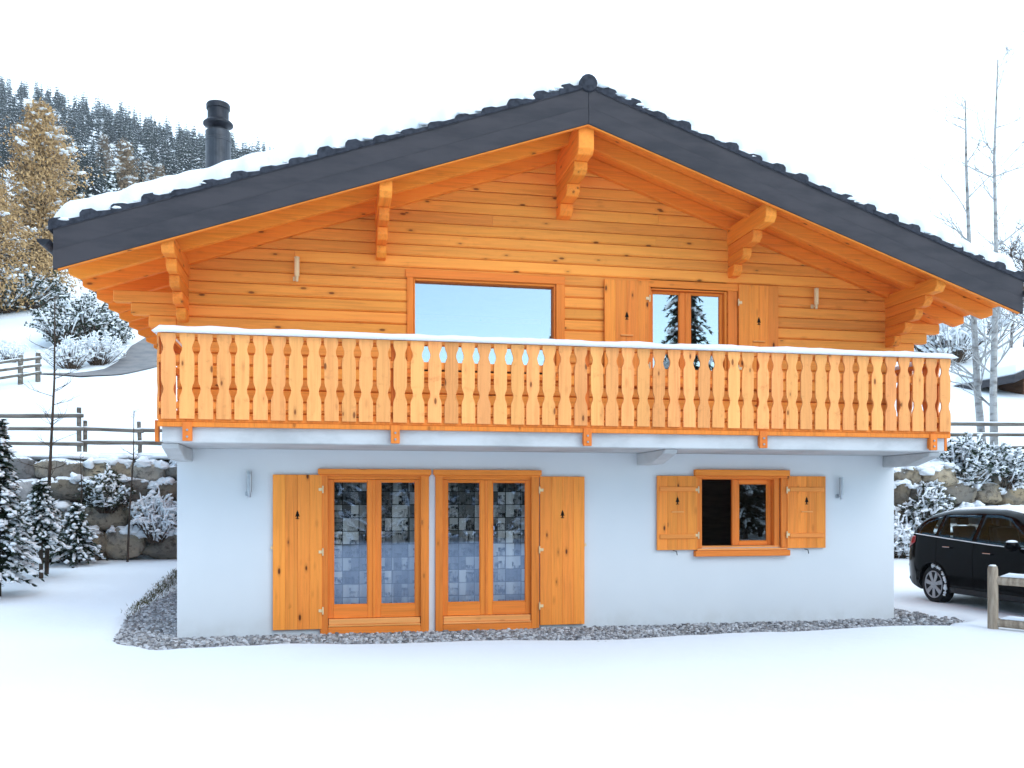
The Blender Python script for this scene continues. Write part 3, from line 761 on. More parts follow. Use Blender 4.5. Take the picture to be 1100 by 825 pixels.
sash(gwo, 7.93, 8.557, 1.158, 2.148, .10, (.105, .06), .06, .06, pane=M['pane_w'])
# open leaf folded into the room
ol = MB(); ol.box(7.41, 7.46, .22, .80, 1.17, 1.23); ol.box(7.41, 7.46, .22, .80, 2.08, 2.14); ol.box(7.41, 7.46, .22, .29, 1.231, 2.079); ol.box(7.41, 7.46, .73, .80, 1.231, 2.079)
ol.build('open_sash', M['frame'], gwo, bevel=.004)
# picture window
pwm = MB()
pwm.box(3.02, 5.30, -.028, -.001, 4.935, 5.045); pwm.box(3.04, 3.128, -.026, -.001, 3.60, 4.934, 1); pwm.box(5.172, 5.30, -.026, -.001, 3.60, 4.934, 1)
pwm.box(3.00, 5.32, -.05, -.001, 3.60-.06, 3.60)
pwm.box(3.131, 3.155, .0, .14, 3.70, 4.929, 1); pwm.box(5.145, 5.169, .0, .14, 3.70, 4.929, 1); pwm.box(3.156, 5.144, .0, .14, 4.90, 4.929); pwm.box(3.156, 5.144, .0, .14, 3.70, 3.735)
pwo = pwm.build('picture_window', [M['frame'], M['frameV']], house, origin=(3.13, 0, 3.6), bevel=.006)
p = MB(); p.add([(3.15, .10, 3.73), (5.15, .10, 3.73), (5.15, .10, 4.905), (3.15, .10, 4.905)], [(0, 1, 2, 3)]); p.build('pane', M['pane_u'], pwo)
# casement
cwm = MB()
cwm.box(6.40, 7.99, -.028, -.001, 4.955, 5.06); cwm.box(6.555, 6.598, -.026, -.001, 3.56, 4.954, 1); cwm.box(7.802, 7.955, -.026, -.001, 3.56, 4.954, 1); cwm.box(6.50, 7.99, -.05, -.001, 3.50, 3.56)
cwm.box(6.602, 6.62, .0, .14, 3.64, 4.948, 1); cwm.box(7.76, 7.798, .0, .14, 3.64, 4.948, 1); cwm.box(6.621, 7.759, .0, .14, 4.925, 4.948)
cwo = cwm.build('casement_window', [M['frame'], M['frameV']], house, origin=(6.6, 0, 3.6), bevel=.006)
sash(cwo, 6.621, 7.158, 3.645, 4.922, .06, (.03, .085), .03, .07, pane=M['pane_u']); sash(cwo, 7.163, 7.758, 3.645, 4.922, .06, (.085, .045), .03, .07, pane=M['pane_u'])

# curtains behind the french doors
def curtainmat():
    m, nt, o = newmat('patchwork_curtain')
    tc = nt.nodes.new('ShaderNodeTexCoord'); mp = nt.nodes.new('ShaderNodeMapping'); mp.inputs['Scale'].default_value = (4.4, 1, 5.4)
    nt.links.new(tc.outputs['Object'], mp.inputs[0])
    fl_ = nt.nodes.new('ShaderNodeVectorMath'); fl_.operation = 'FLOOR'; nt.links.new(mp.outputs[0], fl_.inputs[0])
    wn = nt.nodes.new('ShaderNodeTexWhiteNoise'); wn.noise_dimensions = '3D'; nt.links.new(fl_.outputs[0], wn.inputs['Vector'])
    fr = nt.nodes.new('ShaderNodeVectorMath'); fr.operation = 'FRACTION'; nt.links.new(mp.outputs[0], fr.inputs[0])
    sp = nt.nodes.new('ShaderNodeSeparateXYZ'); nt.links.new(fr.outputs[0], sp.inputs[0])
    wc = nt.nodes.new('ShaderNodeSeparateColor'); nt.links.new(wn.outputs['Color'], wc.inputs[0])
    inx = mth(nt, 'MULTIPLY', mth(nt, 'GREATER_THAN', sp.outputs[0], .05), mth(nt, 'GREATER_THAN', sp.outputs[2], .06))
    lvl = smooth(nt, wn.outputs['Value'], .1, 1.0, .08, .50)
    # a darker print inside each square: a block, a band of small strokes, or a soft picture
    bx_ = mth(nt, 'MULTIPLY', mth(nt, 'GREATER_THAN', sp.outputs[0], mth(nt, 'ADD', mth(nt, 'MULTIPLY', wc.outputs[0], .4), .1)), mth(nt, 'LESS_THAN', sp.outputs[2], mth(nt, 'ADD', mth(nt, 'MULTIPLY', wc.outputs[1], .6), .3)))
    ad = nt.nodes.new('ShaderNodeVectorMath'); ad.operation = 'ADD'; nt.links.new(mp.outputs[0], ad.inputs[0]); nt.links.new(wn.outputs['Color'], ad.inputs[1])
    n = smooth(nt, tex(nt, ad.outputs[0], 2.6, 2, .5), .42, .6)
    ms = nt.nodes.new('ShaderNodeMapping'); ms.inputs['Scale'].default_value = (9, 1, 2.2); nt.links.new(ad.outputs[0], ms.inputs[0])
    strk = smooth(nt, tex(nt, ms.outputs[0], 1.0, 1, .5), .46, .54)
    pat = mth(nt, 'ADD', mth(nt, 'MULTIPLY', n, .75), mth(nt, 'MULTIPLY', strk, .45))
    c = mth(nt, 'MULTIPLY', lvl, mth(nt, 'SUBTRACT', 1.15, mth(nt, 'MULTIPLY', mth(nt, 'MULTIPLY', bx_, pat), 1.0)))
    c = mth(nt, 'ADD', mth(nt, 'MULTIPLY', c, inx), .02)
    cb = nt.nodes.new('ShaderNodeCombineColor')
    for i, k_ in enumerate((1.0, .97, .93)): nt.links.new(mth(nt, 'MULTIPLY', c, k_), cb.inputs[i])
    finish(nt, o, cb.outputs[0], .9, .1)
    return m
M['curtain'] = curtainmat()
for i, dx in enumerate((0, DX)):
    c = MB(); n = 40; x0, x1 = 1.93+dx, 3.27+dx
    vs = []
    for k_ in range(n+1):
        x = x0+(x1-x0)*k_/n; y = .20+.018*math.sin(k_*.9+i*2)
        vs += [(x, y, .12), (x, y, 2.17)]
    c.add(vs, [(2*k_, 2*k_+2, 2*k_+3, 2*k_+1) for k_ in range(n)])
    co = c.build('curtain', M['curtain'], None, origin=(x0-.4*i, .2, .1), smooth=True)
    md = co.modifiers.new('cloth', 'SOLIDIFY'); md.thickness = .004
    tag(co, ('patchwork print curtain of grey squares behind the left French door' if i == 0 else 'patchwork print curtain of grey squares behind the right French door'), 'curtain', 'curtains behind the French doors')

# wall lamps
def wall_lamp(x, z0, z1, body, metal, label, y0):
    t = thing('wall_lamp', label, 'wall lamp', (x, y0, z0), 'slim wall lamps on the chalet front')
    yc = y0-.075; r = .034
    m = MB(); m.lathe((x, yc, 0), [(r*.9, z0+.07), (r, z0+.08), (r, z1-.01), (r*.85, z1)], 16); m.build('lamp_tube', body, t)
    m = MB(); m.lathe((x, yc, 0), [(.016, z0), (.02, z0+.01), (.024, z0+.069)], 12); m.lathe((x, yc, 0), [(r*1.08, z1+.001), (r*1.08, z1+.02), (r*.6, z1+.028)], 16); m.build('end_cap', metal, t)
    m = MB(); m.tube([(x, yc+.01, z0+.05), (x-.015, yc+.03, z0+.05), (x-.02, y0-.02, z0+.05)], .011, 8); m.box(x-.055, x-.005, y0-.022, y0-.001, z0+.02, z0+.08); m.build('lamp_bracket', metal, t, bevel=.004)
wall_lamp(1.553, 4.79, 5.10, M['lampw'], M['brass'], 'slim pale wall lamp on the orange log wall left of the large picture window', 0)
wall_lamp(9.208, 4.73, 5.02, M['lampw'], M['brass'], 'slim pale wall lamp on the orange log wall right of the upper shuttered window', 0)
wall_lamp(.932, 1.87, 2.20, M['steel'], M['steel'], 'slim grey wall lamp on the white wall left of the French doors', 0)
wall_lamp(9.625, 1.85, 2.16, M['steel'], M['steel'], 'slim grey wall lamp on the white wall right of the ground floor window', 0)

# ------------------------------------------------------------------ CAR
def make_car():
    t = thing('parked_car', 'black five door car with snowy roof parked right of the chalet', 'car', (13.31, .23, .03))
    c0 = Vector((13.31, .23, .03))
    ztop = lambda x: float(np.interp(x, [-2.27,-2.25,-2.2,-2.1,-1.99,-1.88,-1.7,-1.3,-.6,0,.35,.75,1.1,1.25,1.7,2.05,2.2,2.27], [.72,.90,1.04,1.20,1.37,1.51,1.605,1.675,1.70,1.685,1.62,1.42,1.2,1.13,1.06,.97,.84,.66]))
    belt = lambda x: float(np.interp(x, [-2.3, -1.9, -1.0, 0, 1.0, 2.3], [1.20, 1.19, 1.13, 1.07, 1.03, .9]))
    zbot = lambda x: float(np.interp(x, [-2.27, -2.1, -1.8, 1.8, 2.1, 2.27], [.42, .30, .22, .22, .26, .36]))
    def hw(x, z):
        w0 = .92 - .15*max(0, (abs(x)-1.75)/.52)**2
        zt = ztop(x); b = min(belt(x), zt-.02)
        if z < .40: w = w0*(.93+.07*max(0, (z-.2)/.2))
        elif z <= b: w = w0*(1 - .035*((z-.75)/.40)**2)
        else:
            k = (z-b)/max(.05, 1.70-b); w = w0*.968 + (.60-w0*.968)*(k**1.15)
        rr = .10
        if z > zt-rr: w *= math.sqrt(max(0, 1-((z-zt+rr)/rr)**2))*.45+.55 if z < zt-1e-4 else .55
        return w
    def wpt(x, y, z): return (c0.x+y, c0.y-x, c0.z+z)       # local forward +x -> world -Y, left +y -> world +X
    m = MB(); st = np.concatenate([np.linspace(-2.27, -1.7, 14), np.linspace(-1.6, 1.6, 34), np.linspace(1.7, 2.27, 10)]); nz = 20
    rings = []
    for x in st:
        zs = [zbot(x)+(ztop(x)-zbot(x))*(1-(1-k/nz)**1.25) for k in range(nz+1)]
        rings.append([wpt(x, -hw(x, z), z) for z in zs] + [wpt(x, hw(x, z), z) for z in zs[::-1]])
    n = len(rings[0]); vs = [p for r in rings for p in r]; fs = []
    for i in range(len(st)-1):
        for k in range(n): fs.append((i*n+k, i*n+(k+1) % n, (i+1)*n+(k+1) % n, (i+1)*n+k))
    fs += [tuple(range(n)), tuple(range((len(st)-1)*n, len(st)*n))[::-1]]
    m.add(vs, fs)
    body = m.build('body', M['paint'], t, smooth=True, fixn=True)
    cut = MB()
    for ax in (-1.38, 1.31):
        for sy in (-1, 1):
            a = wpt(ax, sy*.62, .345); cut.lathe((a[0], a[1], a[2]), [(.375, -.38), (.375, .38)], 40, 0, 'X')
    co = cut.build('cutter', M['plastic'], None, fixn=True)
    def cutb(poly, y0, y1):
        q = MB(); q.prism([wpt(x, y0, z) for x, z in poly], (y1-y0, 0, 0)); return q.build('cutter', M['plastic'], None, fixn=True)
    cuts = [co, cutb([(-1.93, 1.06), (.62, 1.0), (.62, 1.30), (.25, 1.56), (-1.6, 1.55), (-1.80, 1.44)], -.64, .64),
            cutb([(-2.5, 1.22), (-1.7, 1.22), (-1.7, 1.50), (-2.5, 1.50)], -.55, .55),
            cutb([(-1.76, 1.245), (-1.37, 1.225), (-1.37, 1.54), (-1.58, 1.49)], -1.2, 1.2),
            cutb([(-1.28, 1.20), (-.42, 1.15), (-.42, 1.565), (-1.28, 1.555)], -1.2, 1.2),
            cutb([(-.32, 1.14), (.80, 1.08), (.80, 1.12), (.2, 1.52), (-.32, 1.56)], -1.2, 1.2)]
    for cu in cuts:
        bo = body.modifiers.new('cut', 'BOOLEAN'); bo.object = cu; bo.operation = 'DIFFERENCE'; bo.solver = 'EXACT'
    dg = bpy.context.evaluated_depsgraph_get(); me = bpy.data.meshes.new_from_object(body.evaluated_get(dg))
    body.modifiers.clear(); body.data = me
    for cu in cuts: bpy.data.objects.remove(cu)
    for xs_, ys_ in ((-.15, -.36), (-.15, .36), (-1.15, -.36), (-1.15, .36)):
        q = MB(); a = wpt(xs_, ys_, 1.1)
        q.prism([wpt(xs_-.22, ys_-.2, 1.36), wpt(xs_-.12, ys_-.2, 1.36), wpt(xs_+.05, ys_-.22, .98), wpt(xs_-.10, ys_-.22, .98)], (.42, 0, 0)); q.build('seat', M['plastic'], t, fixn=True, bevel=.03, seg=3)
        q = MB(); q.prism([wpt(xs_-.25, ys_-.11, 1.52), wpt(xs_-.16, ys_-.11, 1.52), wpt(xs_-.13, ys_-.11, 1.38), wpt(xs_-.22, ys_-.11, 1.38)], (.22, 0, 0)); q.build('headrest', M['plastic'], t, fixn=True, bevel=.03, seg=3)
    me.set_sharp_from_angle(angle=R(35))
    def patch(name, mat, lo, hi, x0, x1, off=.006, nx=14, nz_=8, sy=-1, parent=None, border=0):
        q = MB(); vs = []
        for i in range(nx+1):
            x = x0+(x1-x0)*i/nx; a, b = lo(x), hi(x)
            for j in range(nz_+1):
                z = a+(b-a)*j/nz_; vs.append(wpt(x, sy*(hw(x, z)+off), z))
        fs = [(i*(nz_+1)+j, (i+1)*(nz_+1)+j, (i+1)*(nz_+1)+j+1, i*(nz_+1)+j+1) for i in range(nx) for j in range(nz_)]
        q.add(vs, fs); o = q.build(name, mat, parent or t, smooth=True, fixn=True)
        md = o.modifiers.new('t', 'SOLIDIFY'); md.thickness = .006; md.offset = 0
        return o
    bl = lambda x: belt(x)+.035
    up = lambda x: min(1.585, ztop(x)-.115)
    rq = lambda x: float(np.interp(x, [-1.90, -1.70, -1.3], [1.24, 1.42, 1.555]))
    for sy in (-1, 1):
        patch('window_pane', M['carglass'], bl, rq, -1.80, -1.36, .010, sy=sy)
        patch('window_pane', M['carglass'], bl, lambda x: min(up(x), 1.56), -1.28, -.42, .010, sy=sy)
        patch('window_pane', M['carglass'], bl, lambda x: min(up(x), float(np.interp(x, [-.3, .2, .9], [1.57, 1.56, 1.14]))), -.32, .86, .010, 20, sy=sy)
        patch('sill_trim', M['plastic'], lambda x: zbot(x)+.01, lambda x: zbot(x)+.10, -.95, .9, .008, sy=sy)
        patch('tail_light', M['red'], lambda x: float(np.interp(x, [-2.22, -1.9], [.93, 1.06])), lambda x: float(np.interp(x, [-2.22, -1.9], [1.17, 1.17])), -2.215, -1.90, .012, sy=sy)
        patch('headlight', M['chrome'], lambda x: .72, lambda x: .88, 1.75, 2.2, .01, sy=sy)
        for xh in (-.98, .02):
            q = MB(); z = belt(xh)-.13
            q.tube([wpt(xh+d_, sy*(hw(xh+d_, z)+e_), z) for d_, e_ in ((-.10, .004), (-.07, .03), (.07, .03), (.10, .004))], .014, 8); q.build('door_handle', M['paint'], t, smooth=True)
            q = MB(); q.tube([wpt(xh-.09, sy*(hw(xh, z)+.046), z+.012), wpt(xh+.09, sy*(hw(xh, z)+.046), z+.012)], .005, 6); q.build('handle_trim', M['chrome'], t)
        q = MB(); q.tube([wpt(x, sy*(hw(x, belt(x)+.02)+.009), belt(x)+.02) for x in np.linspace(-1.96, .95, 30)] , .009, 6)
        q.build('chrome_strip', M['chrome'], t, smooth=True)
        q = MB()                                              # arch lips
        for ax in (-1.38, 1.31):
            pts = [wpt(ax+.385*math.cos(a), sy*(hw(ax+.385*math.cos(a), .345+.385*math.sin(a))+.004), .345+.385*math.sin(a)) for a in np.linspace(-.15, math.pi+.15, 24)]
            q.tube(pts, .018, 6)
        q.build('wheel_arch', M['paint'], t, smooth=True)
        q = MB(); xm, zm = .66, 1.10; a = wpt(xm, sy*1.02, zm)
        q.blob(a, .12, .075, .085, 3, 14, 8, 0, 1.0, .05); q.tube([wpt(xm+.02, sy*.88, zm-.03), wpt(xm+.01, sy*.98, zm-.02)], .025, 8); q.build('door_mirror', M['paint'], t, smooth=True)
        q = MB(); q.blob((a[0], a[1], a[2]+.06), .10, .06, .035, 8, 10, 5, 0, .2, .1); q.build('mirror_snow', M['snow'], t, smooth=True)
    # shut lines
    q = MB()
    for sx in (-.36, -1.30, .98):
        q.tube([wpt(sx+(.0 if sx > -1 else .12*max(0, .75-z)), -(hw(sx, z)+.001), z) for z in np.linspace(.34, belt(sx), 10)], .004, 4)
    q.build('door_seam', M['dark'], t)
    for ax in (-1.38, 1.31):
        for sy in (-1, 1):
            wc = wpt(ax, sy*.90, .335)
            s = -1 if sy < 0 else 1
            w = MB(); w.lathe(wc, [(.235, -.20*s), (.315, -.20*s), (.335, -.17*s), (.335, -.04*s), (.318, -.005*s), (.30, .003*s), (.238, -.003*s)], 40, 0, 'X')
            wo = w.build('wheel', M['rubber'], t, origin=wc, smooth=True, fixn=True)
            wo.data.set_sharp_from_angle(angle=R(40))
            rm_ = MB(); rm_.lathe(wc, [(.236, -.03*s), (.24, .006*s), (.222, .010*s), (.215, -.012*s)], 36, 0, 'X')
            rm_.lathe(wc, [(.055, -.03*s), (.06, .004*s), (.045, .014*s), (.01, .016*s)], 18, 0, 'X')
            for k_ in range(7):
                a = 2*math.pi*k_/7+.2
                def sp_(r_, da, h): return (wc[0]+h*s, wc[1]+r_*math.cos(a+da), wc[2]+r_*math.sin(a+da))
                rm_.add([sp_(.05, -.55, .006), sp_(.05, .55, .006), sp_(.222, .19, .004), sp_(.222, -.19, .004), sp_(.05, -.55, -.03), sp_(.05, .55, -.03), sp_(.222, .19, -.03), sp_(.222, -.19, -.03)],
                        [(0,1,2,3), (0,4,5,1), (1,5,6,2), (2,6,7,3), (3,7,4,0)])
            rm_.build('rim', M['alloy'], wo, bevel=.004, fixn=True)
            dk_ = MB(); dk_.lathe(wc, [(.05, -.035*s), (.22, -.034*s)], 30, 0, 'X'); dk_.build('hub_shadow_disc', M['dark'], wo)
            if sy < 0:
                sw = MB()
                for k_, a in enumerate(np.linspace(-.5, 1.75, 20)):
                    
                    if k_ % 7 in (2, 5): continue
                    rs_ = rt.uniform(.012, .032); sw.blob((wc[0]-.0, wc[1]-.325*math.cos(a), wc[2]+.325*math.sin(a)), rs_, rs_*1.3, rs_*1.2, k_, 7, 5, 0, 1, .9)
                sw.build('wheel_snow', M['snow'], wo, smooth=True)
    # roof, bonnet and windscreen snow
    q = MB(); nx, ny = 44, 18; vs = []
    for i in range(nx+1):
        x = -1.97 + 3.0*i/nx
        for j in range(ny+1):
            u = -1+2*j/ny; e = min(1, (1-abs(u))/.2, (i/nx)/.05, (1-i/nx)/.05); e = math.sqrt(max(0, 1-(1-e)**2))
            y = u*.585; zz = ztop(x)-.06*abs(u)**3.5
            vs.append(wpt(x, y, zz-.012+.036*e*(1+.3*mn.noise((x*2, y*2, 0)))))
    q.add(vs, [(i*(ny+1)+j, (i+1)*(ny+1)+j, (i+1)*(ny+1)+j+1, i*(ny+1)+j+1) for i in range(nx) for j in range(ny)])
    q.build('roof_snow', M['snow'], t, smooth=True, fixn=True)
    q = MB(); q.tube([wpt(-2.30, y, .62) for y in (-.72, -.4, 0, .4, .72)], .05, 8); q.build('rear_bumper', M['plastic'], t, smooth=True)
make_car()

# ------------------------------------------------------------------ fences
def fence(name, label, pts, rails, hpost, pr, rr, post_mat, rail_mat, group=None, snow=True, over=.25, seed=1, square=False):
    base = pts[0]; r = random.Random(seed)
    t = thing(name, label, 'fence', (base[0], base[1], hz(*base[:2])), group)
    P3 = [Vector((p[0], p[1], hz(p[0], p[1])+(p[2] if len(p) > 2 else 0))) for p in pts]
    for p in P3:
        m = MB(); m.tube([p+Vector((0, 0, -.3)), p+Vector((r.uniform(-.02, .02), 0, hpost*.5)), p+Vector((r.uniform(-.02, .02), 0, hpost)), p+Vector((0, 0, hpost+.02))], [pr, pr, pr*.96, pr*.7], 10)
        m.build('post', post_mat, t, origin=p)
        if snow:
            s = MB(); s.blob(p+Vector((0, 0, hpost+.01)), pr*1.05, pr*1.05, .035, r.randint(0, 99), 9, 5, 0, .2); s.build('post_snow', M['snow'], t, smooth=True)
    for i in range(len(P3)-1):
        a, b = P3[i], P3[i+1]; d = (b-a).normalized()
        for k_, zr in enumerate(rails):
            m = MB(); j0, j1 = r.uniform(-.03, .03), r.uniform(-.03, .03); off = Vector((d.y, -d.x, 0)).normalized()*(pr*.7)
            A = a+Vector((0, 0, zr+j0))+off-d*over*.4; B = b+Vector((0, 0, zr+j1))+off+d*over*.4
            m.tube([A, A*.66+B*.34+Vector((0, 0, r.uniform(-.015, .015))), A*.33+B*.67+Vector((0, 0, r.uniform(-.015, .015))), B], rr, 8)
            m.build('rail', rail_mat, t, origin=A)
            if snow:
                s = MB(); s.add(*snow_strip(line(A+Vector((0, 0, rr*.7)), B+Vector((0, 0, rr*.7)), .15), rr*.85, .035, seed=k_)); s.build('rail_snow', M['snow'], t, smooth=True)
    return t
YFN = 11.35
fence('rail_fence', 'grey three rail wooden fence on top of the boulder wall left of the chalet', [(-15.5, YFN), (-12.2, YFN), (-8.0, YFN), (-4.07, YFN)], (.33, .66, .98), 1.2, .055, .05, M['greywood'], M['greywood'], seed=2, snow=True)
fence('rail_fence', 'lower run of the grey rail fence, nearest the chalet on the boulder wall', [(-3.98, YFN+.12, -.25), (-2.70, YFN+.12, -.27), (-.6, YFN+.12, -.3), (2, YFN+.12, -.3)], (.28, .60, .92), 1.13, .05, .05, M['greywood'], M['greywood'], seed=6)
fence('rail_fence', 'grey three rail wooden fence above the boulder wall behind the parked car', [(13.4, 11.6), (17.0, 11.6), (19.6, 11.6), (23, 11.6), (27, 11.6)], (.30, .66, 1.0), 1.22, .08, .055, M['greywood'], M['greywood'], seed=3)
a_ = [on_depth(x, 0, z) for x, z in ((-60, 37), (-5, 37.5), (22, 38), (41, 38.5))]
fence('rail_fence', 'weathered fence beside the road bend on the snowy slope at far left', [(p[0], p[1]) for p in a_], (.35, .68, 1.0), 1.2, .10, .06, M['greywood'], M['greywood'], seed=4)
t = thing('rail_fence', 'short pale wooden post and two snowy rails in front of the parked car', 'fence', (10.97, -1.66, 0))
m = MB(); m.tube([(10.97, -1.66, -.3), (10.97, -1.66, .45), (10.97, -1.655, .88), (10.97, -1.655, .925)], [.070, .067, .065, .056], 14); m.build('post', M['palewood'], t)
m = MB(); m.blob((10.97, -1.655, .925), .052, .052, .02, 4, 10, 5, 0, .2); m.build('post_snow', M['snow'], t, smooth=True)
for zr in (.70, .12):
    A = Vector((10.99, -1.64, zr+.03)); B = Vector((12.4, -3.6, zr-.02))
    m = MB(); m.tube([A, A*.5+B*.5, B], [.062, .066, .06], 10); m.build('rail', M['palewood'], t, origin=A)
    s = MB(); s.add(*snow_strip(line(A+Vector((.06, -.08, .055)), B+Vector((0, 0, .055)), .1), .05, .05, seed=zr*10)); s.build('rail_snow', M['snow'], t, smooth=True)
m = MB(); m.tube([(12.4, -3.6, -.3), (12.4, -3.6, .45), (12.4, -3.6, .9)], [.092, .088, .08], 14); m.build('post', M['palewood'], t)

# ------------------------------------------------------------------ boulder walls
def boulder_wall(label, x0, x1, seed, snow_amt, greyx=None):
    r = random.Random(seed); yw = 10.72
    t = thing('boulder_wall', label, 'stone wall', ((x0+x1)/2, yw, hz((x0+x1)/2, 10.4)))
    row_z = [0.0, .78, 1.40, 1.98, 2.48]
    for ri in range(4):
        x = x0 - r.uniform(0, .6)
        while x < x1:
            w = r.uniform(.75, 1.75) if ri < 2 else r.uniform(.6, 1.35)
            g = hz(x+w/2, 10.4); top = 2.86; sc_ = (top-g)/2.48
            zc = g + (row_z[ri]+row_z[ri+1])/2*sc_ + r.uniform(-.06, .06); hh = (row_z[ri+1]-row_z[ri])*sc_*r.uniform(.95, 1.15)
            c = Vector((x+w/2, yw + .08*ri - .18 + r.uniform(-.10, .10), zc)); rx, ry, rz = w*.53, r.uniform(.36, .5), hh*.54
            m = MB(); nu, nv = 30, 20; vs = []; so = Vector((r.uniform(0, 50), r.uniform(0, 50), r.uniform(0, 50)))
            def pw_(v, e): return math.copysign(abs(v)**e, v)
            for j in range(nv+1):
                b = -math.pi/2+math.pi*j/nv
                for i in range(nu):
                    a = 2*math.pi*i/nu; d = Vector((pw_(math.cos(b), .7)*pw_(math.cos(a), .72), pw_(math.cos(b), .7)*pw_(math.sin(a), .75), pw_(math.sin(b), .72)))
                    kf = 1+.24*mn.noise(d*1.1+so)+.13*mn.noise(d*2.6+so)+.06*mn.noise(d*6+so)+.03*mn.noise(d*13+so)
                    vs.append((c.x+d.x*rx*kf, c.y+d.y*ry*kf, c.z+d.z*rz*kf))
            fs = [(j*nu+i, j*nu+(i+1) % nu, (j+1)*nu+(i+1) % nu, (j+1)*nu+i) for j in range(nv) for i in range(nu)]
            m.add(vs, fs)
            gx = greyx is not None and greyx[0] < c.x < greyx[1]
            bo = m.build('boulder', M['rockg'] if gx else M['rock'], t, origin=c, smooth=True)
            if r.random() < (snow_amt if not gx else .25):
                s = MB()
                for q in range(r.randint(5, 10)):
                    u_ = r.uniform(-.9, .9); s.blob((c.x+u_*rx, c.y-ry*r.uniform(.3, .95), c.z+rz*(.95-.5*u_*u_)*r.uniform(.55, 1.0)), r.uniform(.06, .26), r.uniform(.07, .18), r.uniform(.05, .13), r.randint(0, 999), 12, 8, 0, .8, .9)
                s.build('snow_cap', M['snow'], bo, smooth=True)
            x += w*.98
    s = MB()
    for q in range(int((x1-x0)*4)):
        x = r.uniform(x0, x1); s.blob((x, yw+.25+r.uniform(-.15, .3), 2.90), r.uniform(.25, .6), .32, r.uniform(.05, .15), q, 12, 6, 0, .5, .4)
    s.build('snow_crest', M['snow'], t, smooth=True)
boulder_wall('retaining wall of large brown boulders with snow patches left of the chalet', -16, 1.6, 11, .75, (-7.2, -4.6))
boulder_wall('snow covered boulder retaining wall behind the parked black car', 12.4, 25, 12, .95)

# ------------------------------------------------------------------ trees
def spruce(label, loc, h, r, seed, group=None, nb=170, needle=.11, snow=1.0, cat='spruce tree', name='spruce_tree', low=.08, mat=None, build=True):
    rr = random.Random(seed); L0 = Vector(loc)
    t = thing(name, label, cat, loc, group)
    m = MB(); m.tube([L0+Vector((0, 0, -.15)), L0+Vector((0, 0, h*.5)), L0+Vector((0, 0, h))], [h*.018+.012, h*.011+.008, .006], 8); m.build('trunk', M['bark'], t)
    cr = MB(); sn_ = MB(); ga = 0
    for i in range(nb):
        u = (i+.5)/nb; z = h*(low+(1-low)*u**.9); ga += 2.399+rr.uniform(-.4, .4)
        L = r*(1.02-u)**.85*rr.uniform(.7, 1.15)+.04*h/3; d = Vector((math.cos(ga), math.sin(ga), 0)); sd_ = Vector((-d.y, d.x, 0))
        def pt(s): return L0 + Vector((0, 0, z)) + d*(L*s) + Vector((0, 0, L*(.10*s-.42*s*s)+.10*L))
        cr.tube([pt(0), pt(.5), pt(1)], [.012*h/3+.004, .008*h/3, .003], 3, 1, False)
        ns = max(5, int(L/needle*2.2))
        for k_ in range(ns):
            s = .12+.88*(k_+rr.random())/ns; p = pt(min(1, s)); ln = needle*(1.5-.8*s)*rr.uniform(.8, 1.3)
            for sg in (-1, 1, 0):
                if sg == 0 and rr.random() < .5: continue
                dr = (sd_*sg*rr.uniform(.6, 1.0) + d*rr.uniform(.3, .8) + Vector((0, 0, rr.uniform(-.7, .15)))).normalized()
                wv = dr.cross(Vector((rr.uniform(-.4, .4), rr.uniform(-.4, .4), 1))).normalized()*ln*.17
                cr.add([p-wv, p+dr*ln*.5-wv*1.3, p+dr*ln, p+dr*ln*.5+wv*1.3, p+wv], [(0, 1, 2, 3, 4)])
        if snow and rr.random() < .92*snow:
            s0 = rr.uniform(.15, .5); s1 = rr.uniform(.75, 1.03); K_ = max(4, int(L/needle*2.5)); w = needle*rr.uniform(.22, .42)
            sn_.tube([pt(s0+(s1-s0)*q/K_)+Vector((0, 0, w*.45))+sd_*rr.uniform(-.35, .35)*w for q in range(K_+1)], [w*(.12 if q in (0, K_) else rr.uniform(.35, 1.25)) for q in range(K_+1)], 6)
            for q in range(max(1, int(L/needle*.8))):
                s = rr.uniform(.3, 1.0); p = pt(s); w = needle*rr.uniform(.2, .55)
                sn_.blob(p+Vector((0, 0, rr.uniform(-.2, .2)*w))+sd_*rr.choice((-1, 1))*rr.uniform(.3, 1.0)*needle, w*1.2, w*.8, w*.65, rr.randint(0, 999), 7, 5, 0, .6, .8, ga+rr.uniform(-.8, .8))
    co = cr.build('crown', [mat or M['needle'], M['twig']], t)
    if sn_.f: sn_.build('snow', M['snow'], co, smooth=True)
    return t
def gz(p): return (p[0], p[1], hz(p[0], p[1])-.02)
G_ = 'young spruces on the lawn at left'
spruce('young snow laden spruce at the left edge, tallest of the spruces on the lawn', gz((-3.80, 4.9)), 3.15, .72, 31, G_, 170, .12)
spruce('small snow laden spruce with bare dark stem beside the tall thin sapling', gz((-3.66, 6.9)), 1.95, .62, 32, G_, 95, .12, low=.32)
spruce('small snowy spruce behind the other young spruces at the left edge', gz((-5.0, 7.9)), 2.2, .8, 33, G_, 110, .13, low=.12)
spruce('low snowy spruce at the foot of the boulder wall behind the thin saplings', gz((-3.6, 9.2)), 1.35, .7, 34, G_, 70, .13, low=.1)

